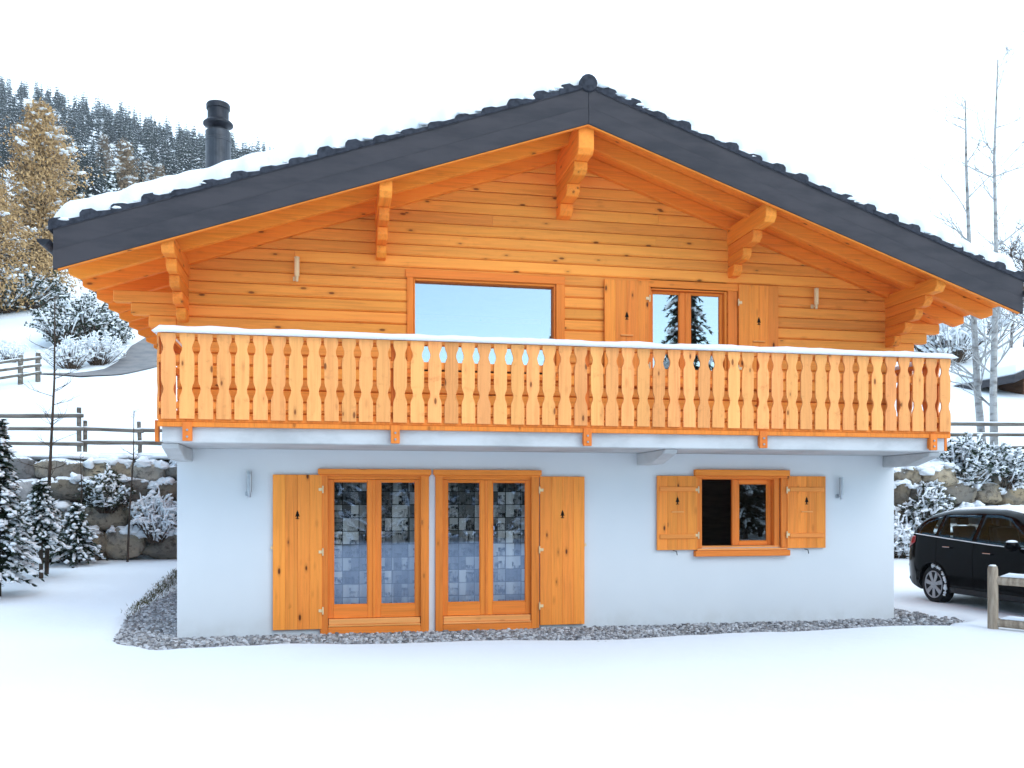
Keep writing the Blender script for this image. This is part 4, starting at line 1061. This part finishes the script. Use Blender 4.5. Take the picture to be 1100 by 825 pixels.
def bare_tree(label, path, r0, seed, nbr, blen, mat, cat='bare tree', name='bare_tree', group=None, up=.6, z0f=.25, snow=0, twig=.006, sub=3):
    rr = random.Random(seed); path = [Vector(p) for p in path]
    t = thing(name, label, cat, path[0], group); n = len(path)
    fine = []
    for i in range(n-1):
        for k_ in range(4): fine.append(path[i].lerp(path[i+1], k_/4))
    fine.append(path[-1]); N = len(fine)
    tr = MB(); tr.tube([fine[0]-Vector((0, 0, .2))]+fine, [r0*1.1]+[r0*(1-.85*i/(N-1))+.003 for i in range(N)], 10); tr.build('trunk', mat, t, smooth=True)
    br = MB(); sw = MB()
    def branch(p, d, L, r, lev):
        pts = [p]; q = p; dd = d.copy(); seg = 5
        for s in range(seg):
            dd = (dd + Vector((rr.uniform(-.22, .22), rr.uniform(-.22, .22), rr.uniform(-.10, .22)*up))).normalized(); q = q+dd*L/seg; pts.append(q)
            if lev < sub and rr.random() < .75:
                sd_ = (dd + Vector((rr.uniform(-.9, .9), rr.uniform(-.9, .9), rr.uniform(-.2, .7)))).normalized()
                branch(q, sd_, L*rr.uniform(.3, .55), max(twig*.6, r*.5), lev+1)
            if snow and rr.random() < snow: sw.blob(q+Vector((0, 0, r*.6)), L*.10, L*.05+r, .03+r, rr.randint(0, 999), 6, 4, 0, .3, .4, math.atan2(dd.y, dd.x))
        br.tube(pts, [r*(1-.75*i/seg)+twig*.25 for i in range(seg+1)], 4 if lev else 5, 0, False)
    for i in range(nbr):
        u = z0f+(1-z0f)*rr.random()**.9; k_ = min(N-2, int(u*(N-1))); p = fine[k_].lerp(fine[k_+1], u*(N-1)-k_)
        a = rr.uniform(0, 6.283); d = Vector((math.cos(a), math.sin(a), rr.uniform(.2, 1.1)*up*1.4)).normalized()
        branch(p, d, blen*(1.15-.7*u)*rr.uniform(.5, 1.1), max(twig, r0*.30*(1-.7*u)), 1)
    br.build('branches', mat, t)
    if sw.f: sw.build('snow', M['snow'], t, smooth=True)
    return t
# saplings on the lawn
def up_path(bx, by, top, h, wob=.03):
    z = hz(bx, by); return [(bx, by, z), (bx+top*.35, by, z+h*.35), (bx+top*.7+wob, by+wob, z+h*.7), (bx+top, by, z+h)]
bare_tree('tallest thin dark bare sapling, leaning right in front of the boulder wall', up_path(-3.73, 7.5, .16, 5.7), .040, 41, 34, .8, M['bark'], 'sapling', 'bare_sapling', 'bare saplings on the lawn', .35, .28, 0, .004, 2)
bare_tree('short thin bare sapling between the tall sapling and the stone wall', up_path(-3.63, 9.6, .02, 2.4), .022, 42, 12, .4, M['bark'], 'sapling', 'bare_sapling', 'bare saplings on the lawn', .5, .2, 0, .003, 2)
bare_tree('slender bare sapling nearest the chalet, in front of the boulder wall', up_path(-2.62, 9.7, .14, 3.5), .024, 43, 14, .5, M['bark'], 'sapling', 'bare_sapling', 'bare saplings on the lawn', .6, .3, 0, .003, 2)
# birches at right
def birch(label, pix, z, seed, r0, nbr, bl):
    P_ = [on_depth(x, y, z) for x, y in pix]; b = P_[0]; P_[0] = (b[0], b[1], hz(b[0], b[1]))
    bare_tree(label, P_, r0, seed, nbr, bl, M['birch'], 'tree', 'birch_tree', 'tall bare birches behind the fence', .75, .12, 0, .010, 3)
birch('pale bare birch behind the fence at right, forked crown nearer the chalet', [(1056, 500), (1050, 420), (1046, 340), (1041, 258), (1038, 180), (1037, 108)], 28.5, 51, .125, 18, 2.8)
birch('tallest pale bare birch behind the fence, close to the right edge', [(1068, 508), (1067, 420), (1069, 330), (1070, 262), (1068, 170), (1072, 64)], 28.0, 52, .125, 18, 2.8)
# golden larch
def larch(label, px, py, z, h, r, seed, leaf, nb, size, nl, group=None, snow=.5, shape=.75):
    p = on_depth(px, py, z); L0 = Vector((p[0], p[1], hz(p[0], p[1]))); rr = random.Random(seed)
    t = thing('larch_tree', label, 'larch tree', L0, group)
    m = MB(); m.tube([L0-Vector((0, 0, .4)), L0+Vector((.05, 0, h*.35)), L0+Vector((-.05, 0, h*.7)), L0+Vector((0, 0, h))], [h*.022, h*.016, h*.009, .02], 9); m.build('trunk', M['bark'], t)
    cr = MB(); sw = MB(); ga = 0
    for i in range(nb):
        u = (i+.5)/nb; zz = h*(.12+.88*u); ga += 2.399+rr.uniform(-.5, .5)
        env = (1-u)**shape*(.75 if u < .12 else 1)
        L = r*env*rr.uniform(.4, 1.25)+.25; d = Vector((math.cos(ga), math.sin(ga), 0)); kk = rr.uniform(-.15, .25)
        def pt(s): return L0+Vector((0, 0, zz))+d*L*s+Vector((0, 0, L*(kk*s-.28*s*s+.25*s**3)))
        cr.tube([pt(0), pt(.35), pt(.7), pt(1)], [.045*(1-u)+.015, .03*(1-u)+.01, .016, .006], 4, 1, False)
        for k_ in range(nl):
            s = rr.uniform(.12, 1.05); c = pt(s)+Vector((rr.gauss(0, 1), rr.gauss(0, 1), rr.gauss(-.3, .8)))*(size*1.5+.09*L)
            a = Vector((rr.gauss(0, 1), rr.gauss(0, 1), rr.gauss(0, 1))).normalized(); b = a.orthogonal().normalized(); w = size*rr.uniform(.6, 1.3)
            cr.add([c-a*w, c+b*w*.35, c+a*w, c-b*w*.35], [(0, 1, 2, 3)])
        if rr.random() < snow:
            for q in range(8):
                c = pt(rr.uniform(.25, 1)); w = size*rr.uniform(.5, 1.5); sw.blob(c+Vector((rr.gauss(0, 1.2), rr.gauss(0, 1.2), .4+rr.gauss(0, .6)))*size, w*1.3, w*.8, w*.55, rr.randint(0, 999), 7, 5, 0, .6, .9, ga)
    co = cr.build('crown', [leaf, M['bark']], t)
    if sw.f: sw.build('snow', M['snow'], co, smooth=True)
larch('tall golden larch with snow dusted branches on the slope at far left', 44, 322, 60, 13.0, 4.1, 61, M['gold'], 240, .13, 85, None, .28, .66)
larch('smaller brown larch standing above the chalet roof left of the chimney', 134, 215, 120, 13, 2.6, 62, M['brownl'], 110, .22, 45, None, .3)
BL = bpy.data.objects['larch_tree.001']
for px_, z_, s_, lb in ((158, 150, .8, 'small brown larch on the hillside just left of the chimney'), (172, 185, .9, 'brown larch among the dark spruces left of the chimney'), (112, 235, .95, 'brown larch beside the small hut in the clearing'), (78, 190, .7, 'brown larch right behind the crown of the golden larch')):
    q_ = on_depth(px_, 500, z_); copy_thing(BL, (q_[0], q_[1], hz(q_[0], q_[1])), px_, s_, lb)
larch('golden larch low on the far left edge below the tall larch', -8, 318, 56, 8.0, 3.2, 63, M['gold'], 110, .13, 80, None, .25, .6)

# shrubs ------------------------------------------------------------------
def shrub(label, loc, h, w, seed, leaf=None, dens=60, size=.10, snow=.8, group=None, cat='shrub', name='snowy_shrub', bl=None):
    rr = random.Random(seed); L0 = Vector(loc); t = thing(name, label, cat, loc, group)
    st = MB(); lf = MB(); sw = MB()
    for i in range(dens):
        a = rr.uniform(0, 6.283); sp = rr.random()**.6*w; d = Vector((math.cos(a)*sp, math.sin(a)*sp, h*rr.uniform(.55, 1.0)*(1-.45*(sp/w)**2)))
        b = L0 + Vector((d.x*.25, d.y*.25, -.05)); e = L0+d; mid = b.lerp(e, .55)+Vector((rr.gauss(0, .06), rr.gauss(0, .06), .06))*h
        st.tube([b, mid, e], [.012*h, .008*h, .003*h], 3, 0, False)
        for q in range(5):
            s = rr.uniform(.35, 1); c = mid.lerp(e, s) if rr.random() < .6 else b.lerp(mid, s)
            dd = Vector((rr.gauss(0, 1), rr.gauss(0, 1), rr.gauss(.3, .6))).normalized(); x = c+dd*h*rr.uniform(.08, .2)
            st.tube([c, x], [.004*h, .002*h], 3, 0, False)
            if leaf:
                for g in range(5):
                    c2 = c.lerp(x, rr.random())+Vector((rr.gauss(0, 1), rr.gauss(0, 1), rr.gauss(0, 1)))*size*.5; A = Vector((rr.gauss(0, 1), rr.gauss(0, 1), rr.gauss(-.2, .6))).normalized(); B = A.orthogonal().normalized(); ww = size*rr.uniform(.5, 1.1)
                    lf.add([c2-A*ww, c2+B*ww*.35, c2+A*ww, c2-B*ww*.35], [(0, 1, 2, 3)])
            if rr.random() < snow:
                K_ = 4; ww = size*rr.uniform(.16, .34)
                sw.tube([c.lerp(x, .05+1.05*g/K_)+Vector((rr.gauss(0, .25), rr.gauss(0, .25), .55))*ww for g in range(K_+1)], [ww*(.2 if g in (0, K_) else rr.uniform(.5, 1.4)) for g in range(K_+1)], 6)
                if rr.random() < .6:
                    m2 = b.lerp(mid, .5) if rr.random() < .3 else mid; sw.tube([m2.lerp(e, .1+.9*g/5)+Vector((rr.gauss(0, .2), rr.gauss(0, .2), .5))*ww for g in range(6)], [ww*(.2 if g in (0, 5) else rr.uniform(.4, 1.2)) for g in range(6)], 5)
                for g in range(1):
                    ww = size*rr.uniform(.25, .8); sw.blob(c.lerp(x, rr.uniform(.2, 1.1))+Vector((rr.gauss(0, .3), rr.gauss(0, .3), .2))*ww, ww*1.15, ww*.8, ww*.7, rr.randint(0, 999), 8, 5, 0, .6, .9, rr.uniform(0, 3))
    st.build('stems', M['twig'], t)
    if lf.f: lf.build('leaves', leaf, t)
    if sw.f: sw.build('snow', M['snow'], t, smooth=True)
def sh_at(px, z, **kw):
    p = on_depth(px, 500, z); return (p[0], p[1], hz(p[0], p[1]))
NL = M['needle']; DL = M['dleaf']
for i, (px, z, h, w, leaf, dens, size, label) in enumerate([
    (96, 50, 2.9, 2.3, NL, 80, .16, 'dark evergreen shrub heaped with snow above the road bend'),
    (70, 49, 2.6, 1.8, NL, 60, .15, 'dark snowy evergreen shrub left of the larger one above the road'),
    (106, 45.5, 1.7, 1.5, None, 80, .10, 'bare twiggy shrub full of snow just below the evergreen shrubs'),
    (76, 44.0, 1.6, 1.3, None, 70, .10, 'bare snowy shrub left of its neighbour on the slope above the road'),
    (124, 49.5, 1.5, 1.0, NL, 40, .14, 'small dark snowy bush beside the road next to the eave'),
    (22, 58, 3.0, 3.0, NL, 80, .20, 'dark undergrowth bush beneath the golden larch'),
    (2, 57, 2.6, 2.2, DL, 70, .18, 'brown snowy bush at the left edge below the larch'),
    (10, 45, 1.2, 1.1, None, 40, .10, 'low bare snowy bush on the slope at the left edge'),
    ]):
    shrub(label, sh_at(px, z), h, w, 70+i, leaf, dens, size, .8, None)
for i, (px, z, h, w, leaf, dens, size, label, dz) in enumerate([
    (1033, 26.6, 1.75, .8, NL, 90, .10, 'tallest dark evergreen bush with snow above the car roof', -.6),
    (1085, 26.4, 1.55, .9, NL, 90, .10, 'snowy evergreen bush above the car windscreen at the right edge', -.7),
    (1060, 26.0, 1.3, .8, NL, 80, .10, 'low snowy evergreen bush between two taller ones behind the car', -.8),
    (1004, 25.5, 1.4, .8, DL, 70, .10, 'snow covered bush at the stone wall left of the car', -1.4),
    (968, 25.4, 1.5, .7, None, 80, .10, 'snow heaped twiggy bush against the stone wall beside the chalet corner', -2.4),
    (986, 25.2, 1.2, .7, DL, 60, .10, 'low snowy bush at the foot of the stone wall behind the car tail', -2.2),
    ]):
    p = on_depth(px, 500, z); q = (p[0], p[1], hz(p[0], p[1]))
    q = (p[0], 10.25 if dz < -1.2 else 10.75, 0)
    zz = .15 if dz < -2 else (1.0 if dz < -1.2 else 2.1)
    shrub(label, (q[0], q[1], zz), h, w, 90+i, leaf, dens, size, .95)
for i, (x, label, h, w, zz, y) in enumerate([(-2.1, 'snowy brushwood hanging over the boulders beside the chalet corner', 1.3, .65, .9, 10.25), (-3.2, 'small snowy bush growing out of the boulder wall behind the saplings', 1.0, .6, 1.6, 10.25), (-1.1, 'snow heaped bush at the top of the boulders next to the chalet', 1.3, .8, 2.2, 10.6), (-4.5, 'snowy twiggy bush low against the grey boulders at left', 1.4, .9, .4, 10.0)]):
    shrub(label, (x, y, zz), h, w, 110+i, DL if i % 2 else None, 70, .09, .9)
# background growth on the right hand slope
for i, (px, z, h, w, leaf, label) in enumerate([(1000, 62, 4.2, 3.0, None, 'snow laden thicket beyond the right eave of the chalet'), (1024, 58, 3.4, 2.4, None, 'snow laden bush behind the two birch trunks'), (1042, 66, 4.0, 3, None, 'snowy thicket on the slope between the two birches')]):
    shrub(label, sh_at(px, z), h, w, 130+i, leaf, 110, .26, .8)
for i, (px, z, h, label) in enumerate([(1086, 70, 7.5, 'brown bare bushy tree on the slope at the right edge'), (1100, 60, 6.5, 'brown bare tree leaning over the neighbouring roof at right'), (1108, 75, 9, 'taller brown bare tree rising at the right edge'), (1062, 78, 7.0, 'brown bare tree on the slope behind the tallest birch'), (1015, 80, 6, 'bare snowy tree far behind the right eave'), (1040, 84, 7, 'bare snowy tree on the slope behind the left birch')]):
    p = sh_at(px, z); bare_tree(label, [p, (p[0]+.2, p[1], p[2]+h*.4), (p[0]-.1, p[1], p[2]+h*.75), (p[0], p[1], p[2]+h)], .11, 140+i, 46, 3.0, M['twig'], 'tree', 'bare_tree', None, .7, .1, .16, .02, 3)

# road on the slope
def road():
    lo_ = [(20, 402, 40.3), (43, 401.5, 40.2), (88, 404, 39.8), (128, 396, 41.3), (160, 383, 43.8), (200, 362, 48), (240, 345, 52)]
    hi_ = [(20, 401, 40.6), (43, 400, 40.6), (80, 395, 41.5), (112, 383, 43.8), (131, 369, 47), (141, 358, 49.5), (170, 335, 54)]
    A = [on_depth(x, y, z) for x, y, z in lo_]; B = [on_depth(x, y, z) for x, y, z in hi_]
    m = MB(); N = 48; K = 6; vs = []
    ia = np.linspace(0, len(A)-1, N+1)
    ax_, ay = (np.interp(ia, range(len(A)), [p[i] for p in A]) for i in (0, 1)); bx, by = (np.interp(ia, range(len(B)), [p[i] for p in B]) for i in (0, 1))
    for i in range(N+1):
        for k_ in range(K+1):
            s = k_/K; x = ax_[i]*(1-s)+bx[i]*s; y = ay[i]*(1-s)+by[i]*s; vs.append((x, y, hz(x, y)+.05))
    m.add(vs, [(i*(K+1)+k_, (i+1)*(K+1)+k_, (i+1)*(K+1)+k_+1, i*(K+1)+k_+1) for i in range(N) for k_ in range(K)])
    tag(m.build('road', M['asphalt'], None, smooth=True, fixn=True), kind='structure')
road()

# ------------------------------------------------------------------ far forest
def conifer_low(mb, L0, h, r, rr, tiers=11, nb=8, snow=.42, brown=False):
    L0 = Vector(L0)
    mb.tube([L0-Vector((0, 0, .5)), L0+Vector((0, 0, h*.9))], [h*.014, h*.003], 4, 0, False)
    for i in range(tiers):
        u = i/tiers; z = h*(.06+.93*u); R_ = r*(1-u)**.62*rr.uniform(.75, 1.2)+.15; a0 = rr.uniform(0, 6.3)
        for k_ in range(nb):
            a = a0+6.283*k_/nb+rr.uniform(-.25, .25); L = R_*rr.uniform(.65, 1.2); wd = L*.42+.08
            d = Vector((math.cos(a), math.sin(a), 0)); s = Vector((-d.y, d.x, 0)); c = L0+Vector((0, 0, z+rr.uniform(-.2, .2)))
            p = [c, c+d*L*.55+s*wd*.5-Vector((0, 0, L*.12)), c+d*L-Vector((0, 0, L*.45)), c+d*L*.55-s*wd*.5-Vector((0, 0, L*.12))]
            mb.add(p, [(0, 1, 2, 3)], 0)
            if rr.random() < snow:
                o = Vector((0, 0, .07+.02*h/10)); e = rr.uniform(.5, .85)
                mb.add([c+d*L*.25+o, c+d*L*.6+s*wd*.42*e+o-Vector((0, 0, L*.13)), c+d*L*.98+o*.6-Vector((0, 0, L*.42)), c+d*L*.6-s*wd*.42*e+o-Vector((0, 0, L*.13))], [(0, 1, 2, 3)], 1)
def dens(px, z, y):
    # clearing in the middle of the left hillside
    if px < 175 and 110 < z < 300 and y > 185 + .15*px: return .22
    if 60 < px < 160 and 190 < z < 330 and y > 150: return .35
    return 1.0
protos = []
fr = random.Random(77)
for i in range(6):
    m = MB(); conifer_low(m, (0, 0, 0), 12.0, 2.5+.4*(i % 3), fr, 15, 11, .62)
    protos.append(m.build('forest_spruce', [M['needlefar'], M['snow']], None))
cand = []
tries = 0
while len(cand) < 1700 and tries < 60000:
    tries += 1
    px = fr.uniform(-60, 420); z = math.exp(fr.uniform(math.log(130), math.log(475)))
    p = on_depth(px, 500, z); h = hz(p[0], p[1]); y = HY-(h-CZ)*F/z
    zz = (h-CZ)
    if fr.random() > dens(px, z, y): continue
    if px < 175 and z < 200 and fr.random() < .6: continue
    cand.append((z, px, p[0], p[1], h))
cand.sort()
stuff = MB(); ni = 0
for z, px, x, y, h in cand:
    hh = fr.uniform(6.5, 12.5)*(.8 if z < 200 else 1)
    if ni < 200 and -10 < px < 330:
        o = protos[ni % 6] if ni < 6 else protos[ni % 6].copy()
        if ni >= 6: COL.objects.link(o)
        o.location = (x, y, h); o.rotation_euler = (fr.uniform(-.03, .03), fr.uniform(-.03, .03), fr.uniform(0, 6.3)); s = hh/12; o.scale = (s*fr.uniform(.85, 1.2), s*fr.uniform(.85, 1.2), s)
        tag(o, 'snow dusted dark spruce in the forest on the hillside behind the chalet', 'spruce tree', 'spruces of the hillside forest'); ni += 1
    else: conifer_low(stuff, (x, y, h), hh, fr.uniform(1.5, 2.5), fr, 9, 8, .66)
tag(stuff.build('distant_forest', [M['needlefar'], M['snow']], None), 'dense snow dusted conifer forest along the hilltop', 'forest', kind='stuff')
spruce('dark snowy spruce above the chalet roof beside the brown larch', (lambda p: (p[0], p[1], hz(p[0], p[1])))(on_depth(120, 212, 112)), 9.5, 2.3, 64, None, 120, .42)

# small far huts and the neighbouring chalet
def hut(label, px, z, w, d, h, name='small_hut'):
    p = on_depth(px, 500, z); b = (p[0], p[1], hz(p[0], p[1])-.3); t = thing(name, label, 'hut', b)
    m = MB(); m.prism([(b[0]-w/2, b[1], b[2]), (b[0]+w/2, b[1], b[2]), (b[0]+w/2, b[1], b[2]+h), (b[0], b[1], b[2]+h+w*.2), (b[0]-w/2, b[1], b[2]+h)], (0, d, 0)); m.build('wall', M['brownwall'], t)
    for nm, mat, o0, o1, ex in (('roof', M['slate'], .0, .25, .8), ('roof_snow', M['snow'], .26, .75, .75)):
        m = MB(); zz = lambda x: b[2]+h+w*.2-abs(x)*.4
        for sg in (-1, 1):
            m.prism([(b[0], b[1]-.7, zz(0)+o0), (b[0]+sg*(w/2+ex), b[1]-.7, zz(w/2+ex)+o0), (b[0]+sg*(w/2+ex), b[1]-.7, zz(w/2+ex)+o1), (b[0], b[1]-.7, zz(0)+o1)], (0, d+1.4, 0))
        m.build(nm, mat, t, fixn=True)
    m = MB(); m.box(b[0]-w*.15, b[0]+w*.1, b[1]-.05, b[1]-.002, b[2]+h*.35, b[2]+h*.75); m.build('window', M['dark'], t)
hut('small brown hut with snowy roof in the clearing of the far hillside', 94, 205, 4.4, 4, 2.2)
hut('little brown hut among bushes above the chalet roof near the chimney', 190, 128, 2.2, 2.5, .9)
p0 = on_depth(1090, 405, 42)
nb_ = thing('neighbour_chalet', 'snow roofed brown chalet cut off by the right edge of the photo', 'house', (p0[0]+6, p0[1], hz(p0[0]+6, p0[1])))
gx, gy, gz0 = p0[0]+1.2, p0[1]+.9, hz(p0[0]+6, p0[1])-1
ez = p0[2]-.25
m = MB(); m.prism([(gx, gy, gz0), (gx+9, gy, gz0), (gx+9, gy, ez+.45), (gx+4.5, gy, ez+2.25), (gx, gy, ez+.45)], (0, 2.6, 0)); m.build('wall', M['brownwall'], nb_)
for nm, mat, o0, o1 in (('roof', M['slate'], 0, .35), ('roof_snow', M['snow'], .352, .85)):
    m = MB()
    for sg in (-1, 1):
        xr = gx+4.5; xe = xr+sg*5.7; i_ = .10 if nm == 'roof_snow' else 0
        m.prism([(xr, gy-.9+i_, ez+2.3+o0), (xe-sg*i_, gy-.9+i_, ez+o0), (xe-sg*i_, gy-.9+i_, ez+o1), (xr, gy-.9+i_, ez+2.3+o1)], (0, 4.4-2*i_, 0))
    m.build(nm, mat, nb_, fixn=True, bevel=.12 if nm == 'roof_snow' else .01, seg=4)

# trees across the lane that the window panes mirror
tr_ = random.Random(5); LB_ = 'spruce across the lane in front of the chalet, seen only in the window panes'; LG_ = 'spruces across the lane'
S0 = spruce(LB_, (17.2, -25.0, .02), 12.0, 2.6, 205, LG_, 250, .34, .35)
spots = [(-14 + i*2.4 + tr_.uniform(-.7, .7), -27 + tr_.uniform(-2, 2), tr_.uniform(4.8, 7.2)/12) for i in range(17)] + [(-13 + i*2.3 + tr_.uniform(-.6, .6), -31 + tr_.uniform(-1, 1), tr_.uniform(5.2, 7.6)/12) for i in range(18)] + [(11.8, -26, .80)]
for x, y, q in spots:
    copy_thing(S0, (x, y, hz(x, y)), tr_.uniform(0, 6), q, LB_, LG_)
hd_ = MB(); rh = random.Random(8)
for q in range(16000):
    x = rh.uniform(-16, 30); y = -33.5+rh.gauss(0, .5); z = rh.uniform(0, 1)**.8*(3.9+.9*mn.noise((x*.5, 0, 0)))
    A = Vector((rh.gauss(0, 1), rh.gauss(0, 1), rh.gauss(0, 1))).normalized(); B = A.orthogonal().normalized(); c = Vector((x, y, z)); w_ = rh.uniform(.12, .28)
    hd_.add([c-A*w_, c+B*w_*.6, c+A*w_, c-B*w_*.6], [(0, 1, 2, 3)])
tag(hd_.build('hedge', M['needle'], None, origin=(7, -33.5, 0)), 'dark evergreen hedge across the lane, seen only in the window panes', 'hedge')
S0.scale = (.72, .72, 1.22)
# ------------------------------------------------------------------ mountain air
def build_haze(dens_):
    m, nt, o = newmat('thin_mountain_haze')
    v = nt.nodes.new('ShaderNodeVolumePrincipled'); v.inputs['Color'].default_value = (.86, .92, 1, 1); v.inputs['Density'].default_value = dens_; v.inputs['Anisotropy'].default_value = .1
    nt.links.new(v.outputs[0], o.inputs['Volume'])
    g = bpy.data.objects['snow_ground'].data; co = np.empty(len(g.vertices)*3); g.vertices.foreach_get('co', co); co = co.reshape(-1, 3)
    lo, hi = co.min(0), co.max(0)
    b = MB(); b.box(lo[0]-5, hi[0]+5, lo[1]-5, hi[1]+5, lo[2]-1, hi[2]+25)
    h = b.build('haze', m); tag(h, 'thin pale haze over the far hillside', 'haze', kind='stuff')
build_haze(.00032)

# ------------------------------------------------------------------ light, sky, camera
SUN_EL, SUN_AZ = 42.0, 150.0           # azimuth clockwise from +Y: behind the camera, to the right
dv = Vector((math.sin(R(SUN_AZ))*math.cos(R(SUN_EL)), math.cos(R(SUN_AZ))*math.cos(R(SUN_EL)), math.sin(R(SUN_EL))))
sl_ = bpy.data.lights.new('sun', 'SUN'); sl_.energy = .85; sl_.angle = R(50); sl_.color = (1, .985, .93)
so_ = bpy.data.objects.new('sun', sl_); COL.objects.link(so_); so_.rotation_euler = (-dv).to_track_quat('-Z', 'Y').to_euler()
w = bpy.data.worlds.new('World'); sc.world = w; w.use_nodes = True
nt = w.node_tree; nt.nodes.clear()
out = nt.nodes.new('ShaderNodeOutputWorld'); bg = nt.nodes.new('ShaderNodeBackground'); bg.inputs['Strength'].default_value = .12
sky = nt.nodes.new('ShaderNodeTexSky'); sky.sky_type = 'NISHITA'; sky.sun_disc = False; sky.sun_elevation = R(SUN_EL); sky.sun_rotation = R(SUN_AZ); sky.altitude = 1400; sky.dust_density = 1.5
tc = nt.nodes.new('ShaderNodeTexCoord'); sp = nt.nodes.new('ShaderNodeSeparateXYZ'); nt.links.new(tc.outputs['Generated'], sp.inputs[0])
# bright thin cloud over the mountain side of the valley, clear blue over the other side
cn = tex(nt, tc.outputs['Generated'], 1.6, 4, .5)
side = mth(nt, 'ADD', sp.outputs[1], mth(nt, 'MULTIPLY', mth(nt, 'SUBTRACT', cn, .5), .7))
cf = smooth(nt, side, -.35, .25)
colr = mixc(nt, cf, mixc(nt, 1.0, sky.outputs[0], (.92, 1.06, 1.03), 'MULTIPLY'), (6.9, 8.8, 10.7))
nt.links.new(colr, bg.inputs[0]); nt.links.new(bg.outputs[0], out.inputs[0])

cd = bpy.data.cameras.new('camera'); cd.lens = F/1100*36; cd.sensor_width = 36; cd.shift_y = (HY-412.5)/1100; cd.clip_start = .1; cd.clip_end = 3000
cam = bpy.data.objects.new('camera', cd); COL.objects.link(cam); cam.location = (CX, CY, CZ); cam.rotation_euler = (R(90), 0, -TH); sc.camera = cam
sc.view_settings.view_transform = 'Standard'; sc.view_settings.look = 'None'; sc.view_settings.gamma = 1; sc.view_settings.exposure = 1.13; sc.view_settings.use_curve_mapping = False
sc.cycles.max_bounces = 6; sc.cycles.transparent_max_bounces = 12
